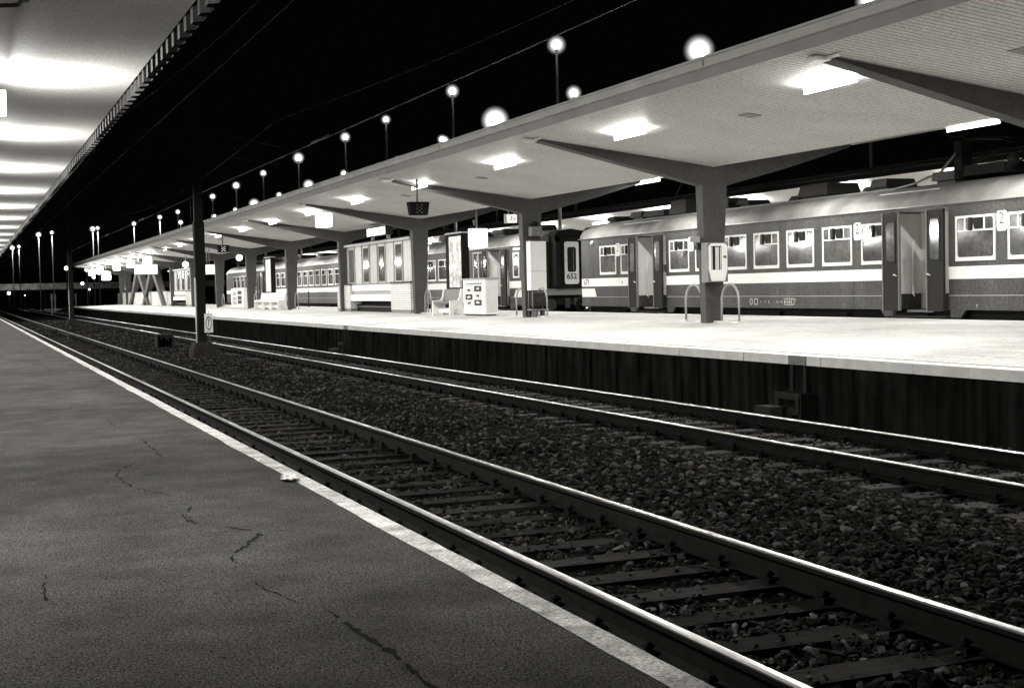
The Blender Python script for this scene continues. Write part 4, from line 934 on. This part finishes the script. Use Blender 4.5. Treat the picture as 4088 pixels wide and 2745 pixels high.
def crumple(c, s, seed):
    r = random.Random(seed); bm = bmesh.new(); bmesh.ops.create_icosphere(bm, subdivisions=3, radius=1)
    for v in bm.verts: f = r.uniform(.45, 1.1); v.co = Vector((c[0] + v.co.x * s[0] * f, c[1] + v.co.y * s[1] * f, max(c[2] - s[2] * .4, c[2] + v.co.z * s[2] * f)))
    b = MB(); b.add([v.co[:] for v in bm.verts], [tuple(v.index for v in f.verts) for f in bm.faces]); bm.free(); return b
tag(crumple((2.40, 11.0, .262), (.075, .17, .035), 2).build('paper_litter', M_paper), 'crumpled white paper lying across the edge stripe of the near platform', 'litter')
b = MB(); b.tube([(5.80, 36.6, -.12), (5.86, 36.5, .0), (5.95, 36.35, .02), (6.0, 36.2, -.08)], .03, 6); o = tag(b.build('bent_pipe', M_foot), 'pale bent piece of pipe lying in the gravel before the nearer mast', 'litter')
b = MB(); b.tube([(5.75, 35.9, -.13), (6.35, 35.4, -.11)], .022, 6); tag(b.build('stick', M_foot), 'pale stick lying in the gravel beside the bent pipe', 'litter')
b = MB(); b.tube([(4.0, 80.0, -.10), (5.0, 80.6, -.08), (6.3, 81, -.05), (8.0, 81.2, -.06), (9.2, 80.9, -.05), (10.5, 80.4, -.1)], .05, 6); tag(b.build('cable_duct', M_foot), 'pale cable duct crossing under both tracks far down the line', 'cable duct')

# ------------------------------------------------------------------ overhead wires
def wire(x, z, label, ins):
    t = thing('contact_wire', label, 'overhead wire', (x, 40, z), 'overhead wires')
    b = MB(); b.tube([(x, yy, z - .04 * math.sin((yy % 52) / 52 * math.pi)) for yy in np.arange(-10, 200, 6.5)], .011, 6); b.build('wire', M_wire if x > 6 else M_dark, t)
    b = MB(); b.tube([(x, yy, z + 1.15 - .8 * math.sin(((yy - 41.5) % 52.7) / 52.7 * math.pi)) for yy in np.arange(-10, 200, 4)], .007, 6); b.build('messenger_wire', M_dark, t)
    if ins:
        b = MB()
        for y in ins: b.tube([(x, y - .9, z + .0), (x, y + .9, z + .0)], .035, 8)
        b.build('insulator', M_white, t)
wire(9.03, 5.84, 'lit wire slanting above the island canopy edge', (36.4, 76.3, 95, 120))
wire(4.08, 5.55, 'faint wire in the black sky above the nearer track', None)

# ------------------------------------------------------------------ lamp posts beyond the canopies
def lamp_post(x, y, z, r, label, group):
    t = thing('lamp_post', label, 'lamp post', (x, y, 0), group)
    b = MB(); b.tube([(x, y, -.4), (x, y, z - .1)], .11, 8, r2=.055); b.build('pole', M_grey, t)
    b = MB(); b.sphere((x, y, z), r * 1.55, 18, 12); b.build('lamp_halo', M_halo, t)  # added soft halo, imitates the bloom around the bulb
    b = MB(); b.sphere((x, y, z), r * .62, 14, 10); b.build('bulb', M_globe, t)
    b = MB(); b.tube([(x, y, z - r * .9), (x, y, z - r * .62)], r * .3, 10); b.build('lamp_socket', M_dark, t)
    return t
A = [(25.18, 57.2), (25.39, 72.0), (25.41, 84.9), (25.44, 95.1), (25.6, 110.4), (25.7, 125.0), (25.9, 139.5), (26.2, 155.4), (26.5, 184.4), (25.8, 196.8), (24.3, 214.7), (20.2, 228.0), (19.7, 231), (14.1, 242.7), (12.4, 250.9), (11.2, 307.7), (10.15, 315.4)]
RA = [.40, .36, .30, .36, .44, .32, .40, .36, .34, .36, .38, .38, .5, .36, .5, .4, .55]
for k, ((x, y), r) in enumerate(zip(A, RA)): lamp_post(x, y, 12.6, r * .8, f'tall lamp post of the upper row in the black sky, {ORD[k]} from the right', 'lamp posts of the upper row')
for x, y in A[9:]:
    ld = bpy.data.lights.new('globe_glow', 'POINT'); ld.energy = 900; ld.shadow_soft_size = .4; ld.color = (1, .985, .95)
    lo = bpy.data.objects.new('globe_glow', ld); COL.objects.link(lo); lo.location = (x, y, 12.0)
B = [(31.4, 42.6), (30.5, 53.7), (30.57, 67.3), (30.7, 79.3), (30.9, 90.0), (31.3, 90.6), (31.9, 103.8), (31.3, 117.7), (31.2, 130.6), (31.3, 144.4), (31.5, 158.8), (31.5, 170.5), (31.3, 185), (29, 199.5)]
RB = [.5, .62, .40, .78, .32, .32, .22, .36, .52, .34, .60, .36, .4, .4]
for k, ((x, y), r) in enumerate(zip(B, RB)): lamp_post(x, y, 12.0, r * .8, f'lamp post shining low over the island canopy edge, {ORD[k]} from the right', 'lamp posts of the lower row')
def low_lamp(x, y, z, r, label):
    t = thing('yard_lamp', label, 'yard lamp', (x, y, -.4), 'small yard lamps at the far end'); b = MB(); b.tube([(x, y, -.42), (x, y, z - r)], .06, 6); b.build('post', M_dark, t); b = MB(); b.sphere((x, y, z), r * .75, 10, 8); b.build('bulb', M_bulb, t)
low_lamp(11.5, 172, 5.2, .32, 'small bright lamp just left of the canopy tip, behind the thin mast')
low_lamp(20.2, 262, 4.2, .4, 'small lamp in the dark background between the near ceiling and the thin mast')
low_lamp(6.8, 235, 2.6, .36, 'small lamp low above the rails at the left edge')
low_lamp(9.2, 235, 2.2, .12, 'tiny lamp low above the rails beside the leftmost yard lamp')
low_lamp(22.5, 210, 2.8, .42, 'round yard lamp seen between the legs of the A shaped columns')
low_lamp(20.0, 245, 3.0, .22, 'tiny yard lamp left of the stair parapet')
for k, (x, y) in enumerate(((12.2, 152), (13.4, 158))):
    low_lamp(x, y, 4.6 - k * .7, .25, ('bright lamp at the very tip of the island canopy', 'lower bright lamp just beyond the tip of the island canopy')[k])
# far road bridge with piers, parapet
t = thing('road_bridge', 'dim low bridge with railing crossing the dark background at the far left', 'bridge', (20, 320, -.4))
b = MB(); b.box(-30, 75, 319, 327, 3.2, 3.55); b.build('deck', M_foot, t)
b = MB(); b.box(-30, 75, 318.8, 319, 3.55, 4.9); b.build('parapet', mat('bridge_parapet', .5, .8, n1=.6, s1=.8), t)
for k in range(14): b = MB(); x = -28 + 7.4 * k; b.box(x, x + .7, 319.5, 326, -.42, 3.2); b.build('pier', M_foot, t)
t = thing('retaining_wall', 'dark wall behind the far end of the tracks under the bridge', 'wall', (20, 330, 0))
b = MB(); b.box(-60, 120, 340, 342, -.5, 9); b.build('wall_face', M_ground, t)
for k, (x, y) in enumerate(((9.6, 170), (10.1, 172), (12.9, 178))):
    t = thing('marker_post', ('pale marker post at the far platform ramp, left one', 'pale marker post at the far platform ramp, right one', 'lone pale marker post beyond the far platform end')[k], 'marker post', (x, y, -.3)); b = MB(); b.box(x - .06, x + .06, y - .06, y + .06, -.4, 2.2); b.box(x - .10, x + .10, y - .07, y + .07, 1.3, 2.2); b.build('post', M_offwhite, t)
